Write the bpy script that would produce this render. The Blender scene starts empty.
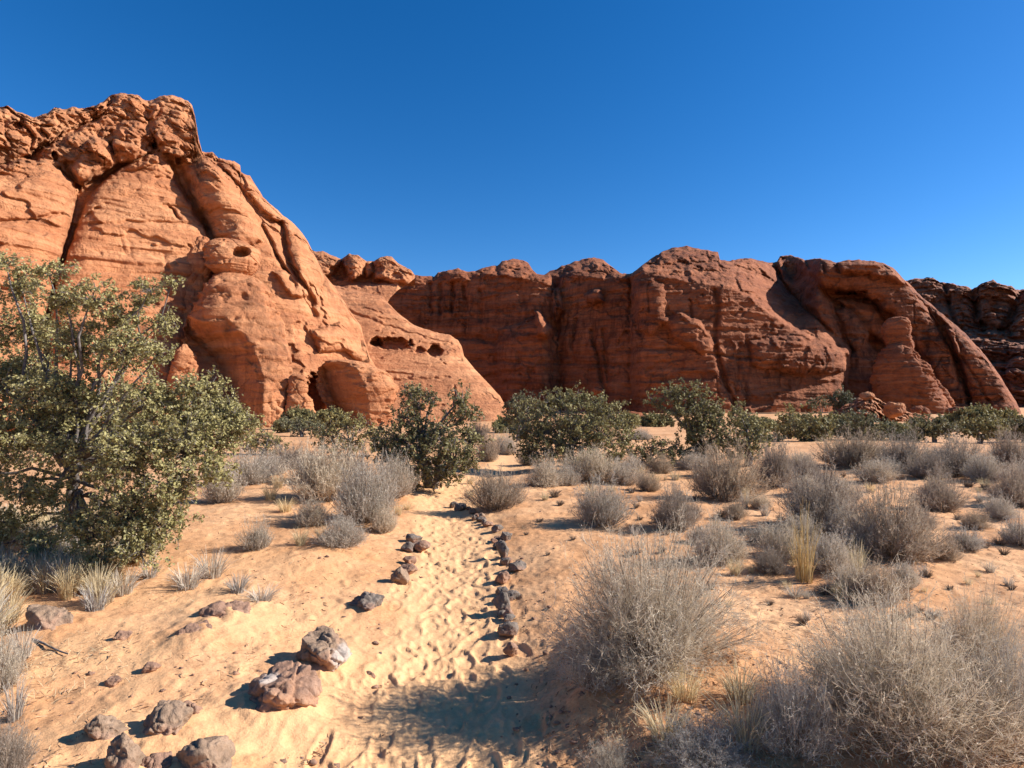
import bpy, bmesh, math, random
import numpy as np

random.seed(7)
RNG = np.random.default_rng(7)
scene = bpy.context.scene
COL = scene.collection

# ------------------------------------------------------------------ camera
F_PX = 580.0
HORIZON = 398.0
CAM_H = 1.6
PITCH = math.atan((HORIZON - 384.0) / F_PX)
cam_d = bpy.data.cameras.new('camera')
cam_d.sensor_width = 36.0
cam_d.lens = 36.0 * F_PX / 1024.0
cam_d.clip_start = 0.05
cam_d.clip_end = 20000
cam = bpy.data.objects.new('camera', cam_d)
COL.objects.link(cam)
cam.location = (0, 0, CAM_H)
cam.rotation_euler = (math.pi / 2 + PITCH, 0, 0)
scene.camera = cam

# ------------------------------------------------------------------ sky, sun, exposure
SUN_EL = 31.0          # degrees above the horizon
SUN_AZ = 86.0          # degrees to the right of the viewing direction (+y)
world = bpy.data.worlds.new('World')
scene.world = world
world.use_nodes = True
nt = world.node_tree
bg = nt.nodes['Background']
sky = nt.nodes.new('ShaderNodeTexSky')
sky.sky_type = 'NISHITA'
sky.sun_disc = False
sky.sun_elevation = math.radians(SUN_EL)
sky.sun_rotation = math.radians(SUN_AZ)
sky.altitude = 1500
sky.air_density = 1.0
sky.dust_density = 0.5
sky.ozone_density = 3.5
hsv = nt.nodes.new('ShaderNodeHueSaturation')
hsv.inputs['Saturation'].default_value = 1.33
hsv.inputs['Hue'].default_value = 0.505
nt.links.new(sky.outputs[0], hsv.inputs['Color'])
nt.links.new(hsv.outputs[0], bg.inputs['Color'])
bg.inputs['Strength'].default_value = 0.086
sun_d = bpy.data.lights.new('sun', 'SUN')
sun_d.energy = 5.0
sun_d.angle = math.radians(0.53)
sun_d.color = (1.0, 0.965, 0.94)
sun = bpy.data.objects.new('sun', sun_d)
COL.objects.link(sun)
sun.location = (60, 10, 60)
sun.rotation_euler = (math.radians(90 - SUN_EL), 0, math.radians(180 - SUN_AZ))
scene.view_settings.view_transform = 'Standard'
scene.view_settings.look = 'None'
scene.view_settings.exposure = 0.95
scene.view_settings.gamma = 1.0
scene.view_settings.use_curve_mapping = False

# ------------------------------------------------------------------ noise helpers
def _hash(ix, iy, iz, seed):
    h = (ix.astype(np.uint32) * np.uint32(374761393) + iy.astype(np.uint32) * np.uint32(668265263)
         + iz.astype(np.uint32) * np.uint32(2147483647) + np.uint32((seed * 974711 + 12345) & 0xffffffff))
    h = (h ^ (h >> np.uint32(13))) * np.uint32(1274126177)
    h = (h ^ (h >> np.uint32(16))) * np.uint32(2246822519)
    return h ^ (h >> np.uint32(15))

def gnoise(p, seed=0):
    """gradient noise, about -1..1; p is (..., 3)"""
    p = p.astype(np.float64)
    i = np.floor(p).astype(np.int64)
    f = (p - i).astype(np.float32)
    u = f * f * f * (f * (f * 6 - 15) + 10)
    out = 0
    for dx in (0, 1):
        for dy in (0, 1):
            for dz in (0, 1):
                h = _hash(i[..., 0] + dx, i[..., 1] + dy, i[..., 2] + dz, seed)
                gx = ((h & 1023).astype(np.float32) / 511.5 - 1)
                gy = (((h >> np.uint32(10)) & 1023).astype(np.float32) / 511.5 - 1)
                gz = (((h >> np.uint32(20)) & 1023).astype(np.float32) / 511.5 - 1)
                w = ((u[..., 0] if dx else 1 - u[..., 0]) * (u[..., 1] if dy else 1 - u[..., 1])
                     * (u[..., 2] if dz else 1 - u[..., 2]))
                out = out + w * (gx * (f[..., 0] - dx) + gy * (f[..., 1] - dy) + gz * (f[..., 2] - dz))
    return out * 1.4

def fbm(p, octaves=4, seed=0, gain=0.5, lac=2.03):
    a, s, out = 1.0, 1.0, 0
    for k in range(octaves):
        out = out + a * gnoise(p * s + 17.3 * k, seed + k)
        a *= gain
        s *= lac
    return out

def worley(p, seed=0):
    i = np.floor(p).astype(np.int64)
    f1 = np.full(p.shape[:-1], 9.0, np.float32)
    f2 = f1.copy()
    val = f1.copy()
    for dx in (-1, 0, 1):
        for dy in (-1, 0, 1):
            for dz in (-1, 0, 1):
                c = i + np.array([dx, dy, dz])
                h = _hash(c[..., 0], c[..., 1], c[..., 2], seed)
                q = np.stack([(h & 1023) / 1023.0, ((h >> np.uint32(10)) & 1023) / 1023.0,
                              ((h >> np.uint32(20)) & 1023) / 1023.0], -1)
                d = np.sqrt(((c + q - p) ** 2).sum(-1)).astype(np.float32)
                nf1 = np.minimum(f1, d)
                val = np.where(d < f1, (h >> np.uint32(7) & 255) / 255.0, val)
                f2 = np.minimum(np.maximum(f1, d), f2)
                f1 = nf1
    return f1, f2, val

def sstep(a, b, x):
    t = np.clip((x - a) / (b - a), 0, 1)
    return t * t * (3 - 2 * t)

def stretch(P, sx, sy, sz):
    return P * np.array([sx, sy, sz])

# ------------------------------------------------------------------ survey: sight lines from the photographer's spot
def ray(px, py):
    u = (np.asarray(px, float) - 512.0) / F_PX
    v = (384.0 - np.asarray(py, float)) / F_PX
    y = math.cos(PITCH) - v * math.sin(PITCH)
    z = math.sin(PITCH) + v * math.cos(PITCH)
    return u / y, z / y          # per metre of forward distance

def at(px, py, Y):
    rx, rz = ray(px, py)
    return np.stack([rx * Y, np.broadcast_to(Y, np.shape(rx * Y)), CAM_H + rz * Y], -1)

# ------------------------------------------------------------------ mesh helpers
def mk(name, V, Fc, mat=None, parent=None, origin=(0, 0, 0), smooth=True, attrs=None, link=True):
    V = np.asarray(V, np.float32) - np.asarray(origin, np.float32)
    me = bpy.data.meshes.new(name)
    groups = Fc if isinstance(Fc, list) else [Fc]
    groups = [np.asarray(g, np.int32) for g in groups if len(g)]
    me.vertices.add(len(V))
    me.vertices.foreach_set('co', V.ravel())
    nl = sum(g.size for g in groups)
    nf = sum(len(g) for g in groups)
    me.loops.add(nl)
    me.polygons.add(nf)
    me.loops.foreach_set('vertex_index', np.concatenate([g.ravel() for g in groups]))
    tot = np.concatenate([np.full(len(g), g.shape[1], np.int32) for g in groups])
    start = np.concatenate([[0], np.cumsum(tot)[:-1]]).astype(np.int32)
    me.polygons.foreach_set('loop_start', start)
    me.polygons.foreach_set('use_smooth', np.full(nf, smooth, bool))
    me.update(calc_edges=True)
    me.validate()
    for k, a in (attrs or {}).items():
        at_ = me.attributes.new(k, 'FLOAT', 'POINT')
        at_.data.foreach_set('value', np.asarray(a, np.float32).ravel())
    if mat:
        me.materials.append(mat)
    o = bpy.data.objects.new(name, me)
    COL.objects.link(o)
    if parent is not None:
        o.parent = parent
    else:
        o.location = origin
    return o

def tag(o, label, cat, group=None):
    o['label'] = label
    o['category'] = cat
    if group:
        o['group'] = group
    return o

def thing(name, label, cat, loc=(0, 0, 0), rz=0.0, group=None):
    o = bpy.data.objects.new(name, None)
    o.empty_display_size = 0.2
    COL.objects.link(o)
    o.location = loc
    o.rotation_euler = (0, 0, rz)
    return tag(o, label, cat, group)

def dup(root, loc, rz, scale, label, cat=None, group=None):
    r = root.copy()
    COL.objects.link(r)
    r.location = loc
    r.rotation_euler = (0, 0, rz)
    r.scale = scale
    r['label'] = label
    if cat:
        r['category'] = cat
    if group:
        r['group'] = group
    for ch in list(root.children):
        c = ch.copy()
        COL.objects.link(c)
        c.parent = r
    return r

def grid_faces(R, C, wrap=False):
    j = np.arange(C if wrap else C - 1)
    i = np.arange(R - 1)
    I, J = np.meshgrid(i, j, indexing='ij')
    J2 = (J + 1) % C
    return np.stack([I * C + J, (I + 1) * C + J, (I + 1) * C + J2, I * C + J2], -1).reshape(-1, 4)

def tubes(paths, sides=6):
    """paths: list of (points (n,3), radii (n,)) -> V, F"""
    Vs, Fs, off = [], [], 0
    for P, r in paths:
        P = np.asarray(P, float)
        n = len(P)
        T = np.gradient(P, axis=0)
        T /= np.linalg.norm(T, axis=1, keepdims=True) + 1e-9
        ref = np.array([0.31, 0.87, 0.12]) if abs(T[0] @ np.array([0.31, 0.87, 0.12])) < 0.85 else np.array([1.0, 0, 0.1])
        A = np.cross(T, ref)
        A /= np.linalg.norm(A, axis=1, keepdims=True) + 1e-9
        B = np.cross(T, A)
        a = np.linspace(0, 2 * math.pi, sides, endpoint=False)
        ring = P[:, None] + np.asarray(r)[:, None, None] * (np.cos(a)[None, :, None] * A[:, None] + np.sin(a)[None, :, None] * B[:, None])
        Vs.append(ring.reshape(-1, 3))
        Fs.append(grid_faces(n, sides, True) + off)
        off += n * sides
    return np.concatenate(Vs), np.concatenate(Fs)

def ribbons(P, w0, w1, rng):
    """P: (N, S, 3) centre lines -> thin blades with random facing"""
    N, S, _ = P.shape
    T = P[:, -1] - P[:, 0]
    T = T / (np.linalg.norm(T, axis=1, keepdims=True) + 1e-9)
    rnd = rng.normal(size=(N, 3))
    side = np.cross(T, rnd)
    side /= np.linalg.norm(side, axis=1, keepdims=True) + 1e-9
    t = np.linspace(0, 1, S)
    w = np.asarray(w0).reshape(-1, 1) * (1 - t) + np.asarray(w1).reshape(-1, 1) * t
    w = np.broadcast_to(w, (N, S)) * 0.5
    L = P - side[:, None] * w[..., None]
    R = P + side[:, None] * w[..., None]
    V = np.stack([L, R], 2).reshape(-1, 3)
    k = np.arange(S - 1)
    base = (np.arange(N) * S * 2)[:, None] + k[None] * 2
    Fc = np.stack([base, base + 1, base + 3, base + 2], -1).reshape(-1, 4)
    return V, Fc

def join(parts):
    V, Fc, off = [], [], 0
    for v, f in parts:
        V.append(v)
        Fc.append(f + off)
        off += len(v)
    return np.concatenate(V), np.concatenate(Fc)

# ------------------------------------------------------------------ materials
def new_mat(name, rough=0.9):
    m = bpy.data.materials.new(name)
    m.use_nodes = True
    nt = m.node_tree
    b = nt.nodes['Principled BSDF']
    b.inputs['Roughness'].default_value = rough
    b.inputs['Specular IOR Level'].default_value = 0.2
    return m, nt, b

def N(nt, typ, **kw):
    n = nt.nodes.new(typ)
    for k, v in kw.items():
        if k.startswith('i_'):
            n.inputs[k[2:].replace('_', ' ')].default_value = v
        else:
            setattr(n, k, v)
    return n

def ramp(nt, src, stops):
    r = nt.nodes.new('ShaderNodeValToRGB')
    el = r.color_ramp.elements
    while len(el) < len(stops):
        el.new(0.5)
    for e, (p, c) in zip(el, stops):
        e.position = p
        e.color = (c[0], c[1], c[2], 1) if len(c) == 3 else c
    nt.links.new(src, r.inputs[0])
    return r.outputs[0]

def mixc(nt, fac, a, b, mode='MIX'):
    m = nt.nodes.new('ShaderNodeMix')
    m.data_type = 'RGBA'
    m.blend_type = mode
    for s, v in ((m.inputs[0], fac), (m.inputs[6], a), (m.inputs[7], b)):
        if hasattr(v, 'links'):
            nt.links.new(v, s)
        elif isinstance(v, (int, float)):
            s.default_value = v
        else:
            s.default_value = (*v, 1)
    return m.outputs[2]

def math_n(nt, op, a, b=0.0, clamp=False):
    m = nt.nodes.new('ShaderNodeMath')
    m.operation = op
    m.use_clamp = clamp
    for s, v in zip(m.inputs, (a, b)):
        if hasattr(v, 'links'):
            nt.links.new(v, s)
        else:
            s.default_value = v
    return m.outputs[0]

def coords(nt, scale=(1, 1, 1)):
    g = nt.nodes.new('ShaderNodeNewGeometry')
    mp = nt.nodes.new('ShaderNodeMapping')
    mp.inputs['Scale'].default_value = scale
    nt.links.new(g.outputs['Position'], mp.inputs['Vector'])
    return mp.outputs[0]

def noise(nt, vec, scale, detail=5, rough=0.6, dist=0.0):
    n = N(nt, 'ShaderNodeTexNoise')
    n.inputs['Scale'].default_value = scale
    n.inputs['Detail'].default_value = detail
    n.inputs['Roughness'].default_value = rough
    n.inputs['Distortion'].default_value = dist
    nt.links.new(vec, n.inputs['Vector'])
    return n.outputs[0]

def bump(nt, bsdf, h, strength, dist, prev=None):
    b = nt.nodes.new('ShaderNodeBump')
    b.inputs['Strength'].default_value = strength
    b.inputs['Distance'].default_value = dist
    nt.links.new(h, b.inputs['Height'])
    if prev:
        nt.links.new(prev, b.inputs['Normal'])
    nt.links.new(b.outputs[0], bsdf.inputs['Normal'])
    return b.outputs[0]

def rock_mat(name, dark, mid, light, strata_scale, bump_size, varnish=0.5, streak=0.5):
    m, nt, b = new_mat(name, 0.92)
    # bedding: noise squeezed along z gives thin wavering beds
    beds = noise(nt, coords(nt, (0.05, 0.05, strata_scale)), 1.0, 6, 0.65, 0.4)
    blotch = noise(nt, coords(nt), 0.11, 5, 0.6, 0.6)
    fine = noise(nt, coords(nt), 1.3, 6, 0.7)
    c1 = ramp(nt, beds, [(0.36, dark), (0.49, mid), (0.62, light)])
    c2 = ramp(nt, blotch, [(0.32, dark), (0.55, mid), (0.75, light)])
    c = mixc(nt, 0.4, c1, c2)
    thin = noise(nt, coords(nt, (0.04, 0.04, strata_scale * 3.2)), 1.0, 4, 0.7, 0.5)
    c = mixc(nt, ramp(nt, thin, [(0.52, (0, 0, 0)), (0.66, (0.55, 0.55, 0.55))]), c, (dark[0] * 0.85, dark[1] * 0.85, dark[2] * 0.9))
    c = mixc(nt, 0.3, c, ramp(nt, fine, [(0.3, dark), (0.7, light)]))
    # desert varnish: dark streaks running down the faces
    vs = noise(nt, coords(nt, (0.7, 0.7, 0.05)), 1.0, 5, 0.65, 0.3)
    vm = noise(nt, coords(nt), 0.06, 3, 0.5)
    f = math_n(nt, 'MULTIPLY', ramp(nt, vs, [(0.45, (0, 0, 0)), (0.68, (1, 1, 1))]),
               ramp(nt, vm, [(0.42, (0, 0, 0)), (0.62, (1, 1, 1))]))
    f = math_n(nt, 'MULTIPLY', f, varnish)
    c = mixc(nt, f, c, (dark[0] * 0.33, dark[1] * 0.4, dark[2] * 0.5))
    nt.links.new(c, b.inputs['Base Color'])
    h1 = noise(nt, coords(nt), 1 / bump_size, 8, 0.65, 0.3)
    h2 = noise(nt, coords(nt, (0.12, 0.12, 2.2 * strata_scale)), 1.0, 6, 0.7, 0.3)
    p = bump(nt, b, h1, 0.9, bump_size * 0.55)
    p = bump(nt, b, h2, 0.5, bump_size * 0.4, p)
    dv = noise(nt, coords(nt), 0.5 / bump_size, 4, 0.6)
    wv = nt.nodes.new('ShaderNodeVectorMath')
    wv.operation = 'MULTIPLY_ADD'
    sep = N(nt, 'ShaderNodeCombineXYZ')
    for k in range(3):
        nt.links.new(dv, sep.inputs[k])
    nt.links.new(sep.outputs[0], wv.inputs[0])
    wv.inputs[1].default_value = (0.9, 0.9, 0.9)
    nt.links.new(coords(nt, (0.16 / bump_size, 0.16 / bump_size, 0.5 / bump_size)), wv.inputs[2])
    vo = N(nt, 'ShaderNodeTexVoronoi')
    vo.feature = 'DISTANCE_TO_EDGE'
    vo.inputs['Scale'].default_value = 1.0
    nt.links.new(wv.outputs[0], vo.inputs['Vector'])
    cr = ramp(nt, vo.outputs['Distance'], [(0.0, (0, 0, 0)), (0.05, (1, 1, 1))])
    msk = ramp(nt, noise(nt, coords(nt), 0.09 / bump_size, 3, 0.5), [(0.45, (0, 0, 0)), (0.6, (1, 1, 1))])
    cr = mixc(nt, msk, (1, 1, 1), cr)
    p = bump(nt, b, cr, 0.5, bump_size * 0.25, p)
    gr = noise(nt, coords(nt), 7.0 / bump_size, 4, 0.75)
    bump(nt, b, gr, 0.4, bump_size * 0.07, p)
    return m

M_LEFT = rock_mat('orange_red_sandstone', (0.27, 0.09, 0.037), (0.46, 0.185, 0.076), (0.60, 0.29, 0.135), 0.55, 0.9, 0.7)  # the stone's own orange-red colours
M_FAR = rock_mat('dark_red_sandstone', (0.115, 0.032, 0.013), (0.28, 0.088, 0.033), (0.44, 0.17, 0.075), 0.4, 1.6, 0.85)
M_DIST = rock_mat('distant_brown_rock', (0.15, 0.05, 0.025), (0.30, 0.11, 0.05), (0.40, 0.17, 0.085), 0.3, 4.0, 0.5)

def sand_mat():
    m, nt, b = new_mat('red_sand', 0.95)
    pa = N(nt, 'ShaderNodeAttribute', attribute_name='trodden').outputs['Fac']
    n1 = noise(nt, coords(nt), 0.8, 6, 0.65, 0.4)
    n2 = noise(nt, coords(nt), 7.0, 5, 0.7)
    n3 = noise(nt, coords(nt), 60.0, 3, 0.7)
    crust = ramp(nt, n1, [(0.36, (0.46, 0.205, 0.078)), (0.52, (0.61, 0.315, 0.145)), (0.66, (0.69, 0.40, 0.20))])
    crust = mixc(nt, ramp(nt, n2, [(0.46, (0, 0, 0)), (0.66, (0.55, 0.55, 0.55))]), crust, (0.34, 0.15, 0.065))
    n4 = noise(nt, coords(nt), 22.0, 4, 0.7, 0.8)
    crust = mixc(nt, ramp(nt, n4, [(0.52, (0, 0, 0)), (0.66, (0.6, 0.6, 0.6))]), crust, (0.30, 0.135, 0.06))
    loose = ramp(nt, n2, [(0.3, (0.62, 0.33, 0.148)), (0.7, (0.73, 0.42, 0.20))])
    c = mixc(nt, pa, crust, loose)
    c = mixc(nt, 0.18, c, ramp(nt, n3, [(0.35, (0.36, 0.17, 0.07)), (0.6, (0.72, 0.47, 0.23))]))
    nt.links.new(c, b.inputs['Base Color'])
    p = bump(nt, b, n2, 0.5, 0.03)
    bump(nt, b, n3, 0.45, 0.006, p)
    return m
M_SAND = sand_mat()

def stone_mat(name, dark, mid, light, red):
    m, nt, b = new_mat(name, 0.9)
    tc = N(nt, 'ShaderNodeTexCoord').outputs['Object']
    oi = N(nt, 'ShaderNodeObjectInfo').outputs['Random']
    n1 = noise(nt, tc, 9.0, 6, 0.7, 0.3)
    n2 = noise(nt, tc, 45.0, 5, 0.75)
    c = ramp(nt, n1, [(0.3, dark), (0.5, mid), (0.7, light)])
    c = mixc(nt, 0.35, c, ramp(nt, n2, [(0.3, dark), (0.72, light)]))
    n3 = noise(nt, tc, 4.0, 4, 0.6)
    c = mixc(nt, ramp(nt, n3, [(0.5, (0, 0, 0)), (0.65, (0.8, 0.8, 0.8))]), c, red)
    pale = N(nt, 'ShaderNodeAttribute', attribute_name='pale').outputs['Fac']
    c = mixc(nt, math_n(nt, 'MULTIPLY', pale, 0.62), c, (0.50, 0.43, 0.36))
    nt.links.new(c, b.inputs['Base Color'])
    p = bump(nt, b, n1, 0.8, 0.03)
    bump(nt, b, n2, 0.8, 0.008, p)
    return m
M_BASALT = stone_mat('dark_volcanic_stone', (0.07, 0.055, 0.043), (0.16, 0.125, 0.097), (0.29, 0.23, 0.18), (0.30, 0.17, 0.11))
M_BROWN = stone_mat('red_brown_stone', (0.15, 0.08, 0.05), (0.27, 0.15, 0.095), (0.40, 0.25, 0.165), (0.45, 0.23, 0.12))

def leaf_mat(name, cols, trans=0.25, rough=0.55):
    m, nt, b = new_mat(name, rough)
    g = N(nt, 'ShaderNodeNewGeometry')
    c = ramp(nt, g.outputs['Random Per Island'], [(i / (len(cols) - 1), cc) for i, cc in enumerate(cols)])
    oi = N(nt, 'ShaderNodeObjectInfo').outputs['Random']
    c = mixc(nt, 1.0, c, ramp(nt, oi, [(0.0, (0.80, 0.79, 0.78)), (0.5, (1, 0.985, 0.96)), (1.0, (1.10, 1.04, 0.92))]), 'MULTIPLY')
    nt.links.new(c, b.inputs['Base Color'])
    b.inputs['Specular IOR Level'].default_value = 0.15
    if trans:
        t = N(nt, 'ShaderNodeBsdfTranslucent')
        nt.links.new(c, t.inputs['Color'])
        ms = N(nt, 'ShaderNodeMixShader')
        ms.inputs[0].default_value = trans
        nt.links.new(b.outputs[0], ms.inputs[1])
        nt.links.new(t.outputs[0], ms.inputs[2])
        nt.links.new(ms.outputs[0], nt.nodes['Material Output'].inputs['Surface'])
    return m
M_OAK = leaf_mat('oak_leaves', [(0.17, 0.155, 0.06), (0.31, 0.275, 0.11), (0.40, 0.355, 0.155), (0.25, 0.23, 0.11), (0.48, 0.43, 0.23)], 0.3)
M_GREEN = leaf_mat('far_oak_leaves', [(0.13, 0.115, 0.045), (0.27, 0.23, 0.09), (0.37, 0.32, 0.135), (0.20, 0.18, 0.085)])
M_OLIVE = leaf_mat('juniper_leaves', [(0.10, 0.10, 0.05), (0.17, 0.16, 0.085), (0.22, 0.20, 0.11)])
M_TWIG = leaf_mat('pale_twigs', [(0.38, 0.315, 0.24), (0.58, 0.50, 0.395), (0.48, 0.41, 0.32), (0.72, 0.63, 0.51)], 0.3, 0.8)
M_TWIGW = leaf_mat('mauve_twigs', [(0.27, 0.205, 0.15), (0.42, 0.335, 0.255), (0.35, 0.285, 0.22), (0.54, 0.45, 0.35)], 0.3, 0.8)
M_STEM = leaf_mat('shrub_stems', [(0.14, 0.10, 0.07), (0.24, 0.18, 0.13), (0.33, 0.26, 0.19)], 0.1, 0.85)
M_STRAW = leaf_mat('straw_blades', [(0.60, 0.47, 0.26), (0.72, 0.58, 0.35), (0.52, 0.42, 0.26), (0.66, 0.55, 0.36)], 0.35, 0.7)
M_GOLD = leaf_mat('golden_blades', [(0.55, 0.36, 0.13), (0.66, 0.47, 0.20), (0.60, 0.45, 0.24)], 0.25, 0.7)
M_GREYG = leaf_mat('grey_blades', [(0.34, 0.30, 0.26), (0.50, 0.45, 0.39), (0.42, 0.37, 0.30), (0.60, 0.53, 0.42)], 0.3, 0.8)
M_LITTER = leaf_mat('litter_bits', [(0.24, 0.12, 0.06), (0.36, 0.22, 0.13), (0.28, 0.14, 0.07), (0.48, 0.34, 0.22)], 0, 0.9)

def bark_mat():
    m, nt, b = new_mat('grey_bark', 0.9)
    tc = N(nt, 'ShaderNodeTexCoord').outputs['Object']
    n1 = noise(nt, tc, 22.0, 5, 0.7)
    c = ramp(nt, n1, [(0.3, (0.075, 0.06, 0.05)), (0.6, (0.19, 0.16, 0.14)), (0.8, (0.28, 0.25, 0.22))])
    nt.links.new(c, b.inputs['Base Color'])
    bump(nt, b, n1, 0.8, 0.01)
    return m
M_BARK = bark_mat()

# ------------------------------------------------------------------ ground shape
def path_x(y):
    return np.interp(y, [0, 2.4, 3.2, 4.0, 5.0, 6.5, 8.0, 9.2, 10.3, 12.0, 14.0, 18.0, 26.0, 40, 60],
                     [-0.30, -0.34, -0.38, -0.42, -0.50, -0.62, -0.80, -1.05, -1.0, -0.55, -0.1, 0.0, -0.4, -1.2, -2])

def path_w(y):
    return np.interp(y, [0, 2.4, 3.2, 4.5, 6.5, 9, 60], [0.55, 0.50, 0.42, 0.42, 0.47, 0.5, 0.5])

def ground_h(x, y, micro=False):
    x = np.asarray(x, float)
    y = np.asarray(y, float)
    p = np.stack([x, y, np.zeros_like(x)], -1)
    xc = path_x(y)
    r = np.hypot(x, y)
    fade = sstep(1.0, 6.0, r)
    h = 0.10 * fbm(p * 0.16, 3, 5) * fade + 0.035 * fbm(p * 0.9, 3, 9)
    h = h * (0.35 + 0.65 * sstep(0.3, 1.1, np.abs(x - xc)))
    h = h - 0.07 * np.exp(-((x - xc) / 0.55) ** 2) * sstep(40, 15, y)
    near = sstep(4.6, 3.2, y)
    h = h + 0.13 * near * sstep(0.45, 1.05, x - xc + 0.14 * fbm(p * 2.4, 3, 31))
    h = h + 0.05 * sstep(14, 5, y) * sstep(0.4, 1.0, x - xc)
    h = h + 0.10 * sstep(0.5, 1.6, xc - x) * sstep(12, 4, y)
    h = h - 1.5 * sstep(12, 75, r) + 0.3 * fbm(p * 0.03, 2, 77) * sstep(20, 60, r)
    if micro:
        off = sstep(0.25, 0.7, np.abs(x - xc))
        h = h + 0.010 * fbm(p * 5.0, 3, 12) + 0.004 * fbm(p * 21.0, 2, 14) + 0.02 * off * np.maximum(0, fbm(p * 8.0, 4, 41) - 0.1)
    return h

def on_ground(px, py):
    """where the sight line through a pixel meets the ground"""
    px = np.atleast_1d(np.asarray(px, float))
    py = np.atleast_1d(np.asarray(py, float))
    rx, rz = ray(px, py)
    rz = np.minimum(rz, -0.004)
    Y = CAM_H / -rz
    for _ in range(14):
        h = ground_h(rx * Y, Y)
        Y = 0.5 * Y + 0.5 * (CAM_H - h) / -rz
    return np.stack([rx * Y, Y, ground_h(rx * Y, Y)], -1)

def g1(px, py):
    return on_ground(px, py)[0]

def build_ground():
    a1 = np.arange(-50, 50.01, 0.16)
    a2 = np.arange(54, 306.1, 4.0)
    ang = np.radians(np.concatenate([a1, a2]))
    rad = [0.05, 0.3, 0.6, 0.9, 1.2, 1.5]
    while rad[-1] < 14:
        rad.append(rad[-1] * 1.0055)
    while rad[-1] < 6000:
        rad.append(rad[-1] * 1.035)
    rad = np.array(rad)
    A, R = np.meshgrid(ang, rad)
    x, y = np.sin(A) * R, np.cos(A) * R
    h = ground_h(x, y, True)
    # footprints trodden into the loose sand
    xs, ys, hs = x.ravel(), y.ravel(), h.ravel().copy()
    sel = np.where((ys > 1.5) & (ys < 12) & (np.abs(xs - path_x(ys)) < 1.0))[0]
    sx, sy = xs[sel], ys[sel]
    dh = np.zeros_like(sx)
    rng = np.random.default_rng(3)
    order = np.argsort(sy)
    sx, sy = sx[order], sy[order]
    for k in range(800):
        fy = 1.7 + 10 * rng.random() ** 1.5
        fx = path_x(fy) + rng.normal() * 0.24 * path_w(fy) / 0.45
        th = rng.normal() * 0.45
        L, W = 0.135 * rng.uniform(0.45, 1.05), 0.05 * rng.uniform(0.7, 1.15)
        i0, i1 = np.searchsorted(sy, [fy - 0.3, fy + 0.3])
        dx, dy = sx[i0:i1] - fx, sy[i0:i1] - fy
        u = (dx * math.cos(th) + dy * math.sin(th)) / W
        v = (-dx * math.sin(th) + dy * math.cos(th)) / L
        q = np.sqrt(u * u + v * v)
        d = rng.uniform(0.004, 0.012)
        flat = dh[i0:i1] * (1 - 0.7 * sstep(1.05, 0.7, q))
        dh[i0:i1] = flat - d * sstep(1.1, 0.78, q) + 0.55 * d * np.exp(-((q - 1.22) / 0.18) ** 2)
    hs[sel[order]] += dh
    # sand drifted against the larger half buried rocks
    for rx_, ry_, rw_ in [(40, 632, 54), (190, 640, 42), (222, 622, 56), (268, 718, 84), (318, 672, 58), (365, 613, 40), (98, 742, 38), (163, 738, 46), (119, 775, 36), (197, 782, 62), (397, 586, 22)]:
        c = g1(rx_, ry_)
        r_ = rw_ * c[1] / F_PX * 0.5
        k = np.where((np.abs(xs - c[0]) < 4 * r_) & (np.abs(ys - c[1]) < 5 * r_))[0]
        q = np.hypot((xs[k] - c[0] - 0.15 * r_), (ys[k] - c[1] - 0.45 * r_)) / r_
        hs[k] += 0.30 * r_ * np.exp(-(q / 1.35) ** 2) * (1 + 0.5 * gnoise(np.stack([xs[k] * 9, ys[k] * 9, 0 * k], -1), 3))
    h = hs.reshape(h.shape)
    V = np.stack([x, y, h], -1).reshape(-1, 3)
    Fc = grid_faces(len(rad), len(ang), True)
    pw = path_w(y)
    n = fbm(np.stack([x, y, 0 * x], -1) * 1.6, 3, 55)
    tr = sstep(1.35, 0.75, np.abs(x - path_x(y)) / pw + 0.35 * n) * sstep(30, 12, y)
    nearleft = 0.75 * sstep(0.3, -0.2, n) * sstep(7, 3, y) * (x < path_x(y))
    o = mk('ground', V, Fc[:, ::-1], M_SAND, attrs={'trodden': np.maximum(tr, nearleft)})
    o['kind'] = 'structure'
build_ground()

# ------------------------------------------------------------------ cliffs
def poly_sd(PX, PY, poly):
    """signed distance to a closed outline, positive inside"""
    P = np.asarray(poly, float)
    Q = np.roll(P, -1, 0)
    d = np.full(PX.shape, 1e9)
    ins = np.zeros(PX.shape, bool)
    for (ax, ay), (bx, by) in zip(P, Q):
        ex, ey = bx - ax, by - ay
        L = ex * ex + ey * ey + 1e-9
        t = np.clip(((PX - ax) * ex + (PY - ay) * ey) / L, 0, 1)
        d = np.minimum(d, (PX - ax - t * ex) ** 2 + (PY - ay - t * ey) ** 2)
        c = ((ay > PY) != (by > PY))
        xi = ax + (PY - ay) * ex / (ey if abs(ey) > 1e-9 else 1e-9)
        ins ^= c & (PX < xi)
    d = np.sqrt(d)
    return np.where(ins, d, -d)

def line_d(PX, PY, line):
    d = np.full(PX.shape, 1e9)
    for (ax, ay), (bx, by) in zip(line[:-1], line[1:]):
        ex, ey = bx - ax, by - ay
        L = ex * ex + ey * ey + 1e-9
        t = np.clip(((PX - ax) * ex + (PY - ay) * ey) / L, 0, 1)
        d = np.minimum(d, (PX - ax - t * ex) ** 2 + (PY - ay - t * ey) ** 2)
    return np.sqrt(d)

def dome(d, w):
    t = np.clip(d / w, 0, 1)
    return np.sqrt(np.maximum(0, 1 - (1 - t) ** 2))

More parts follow.
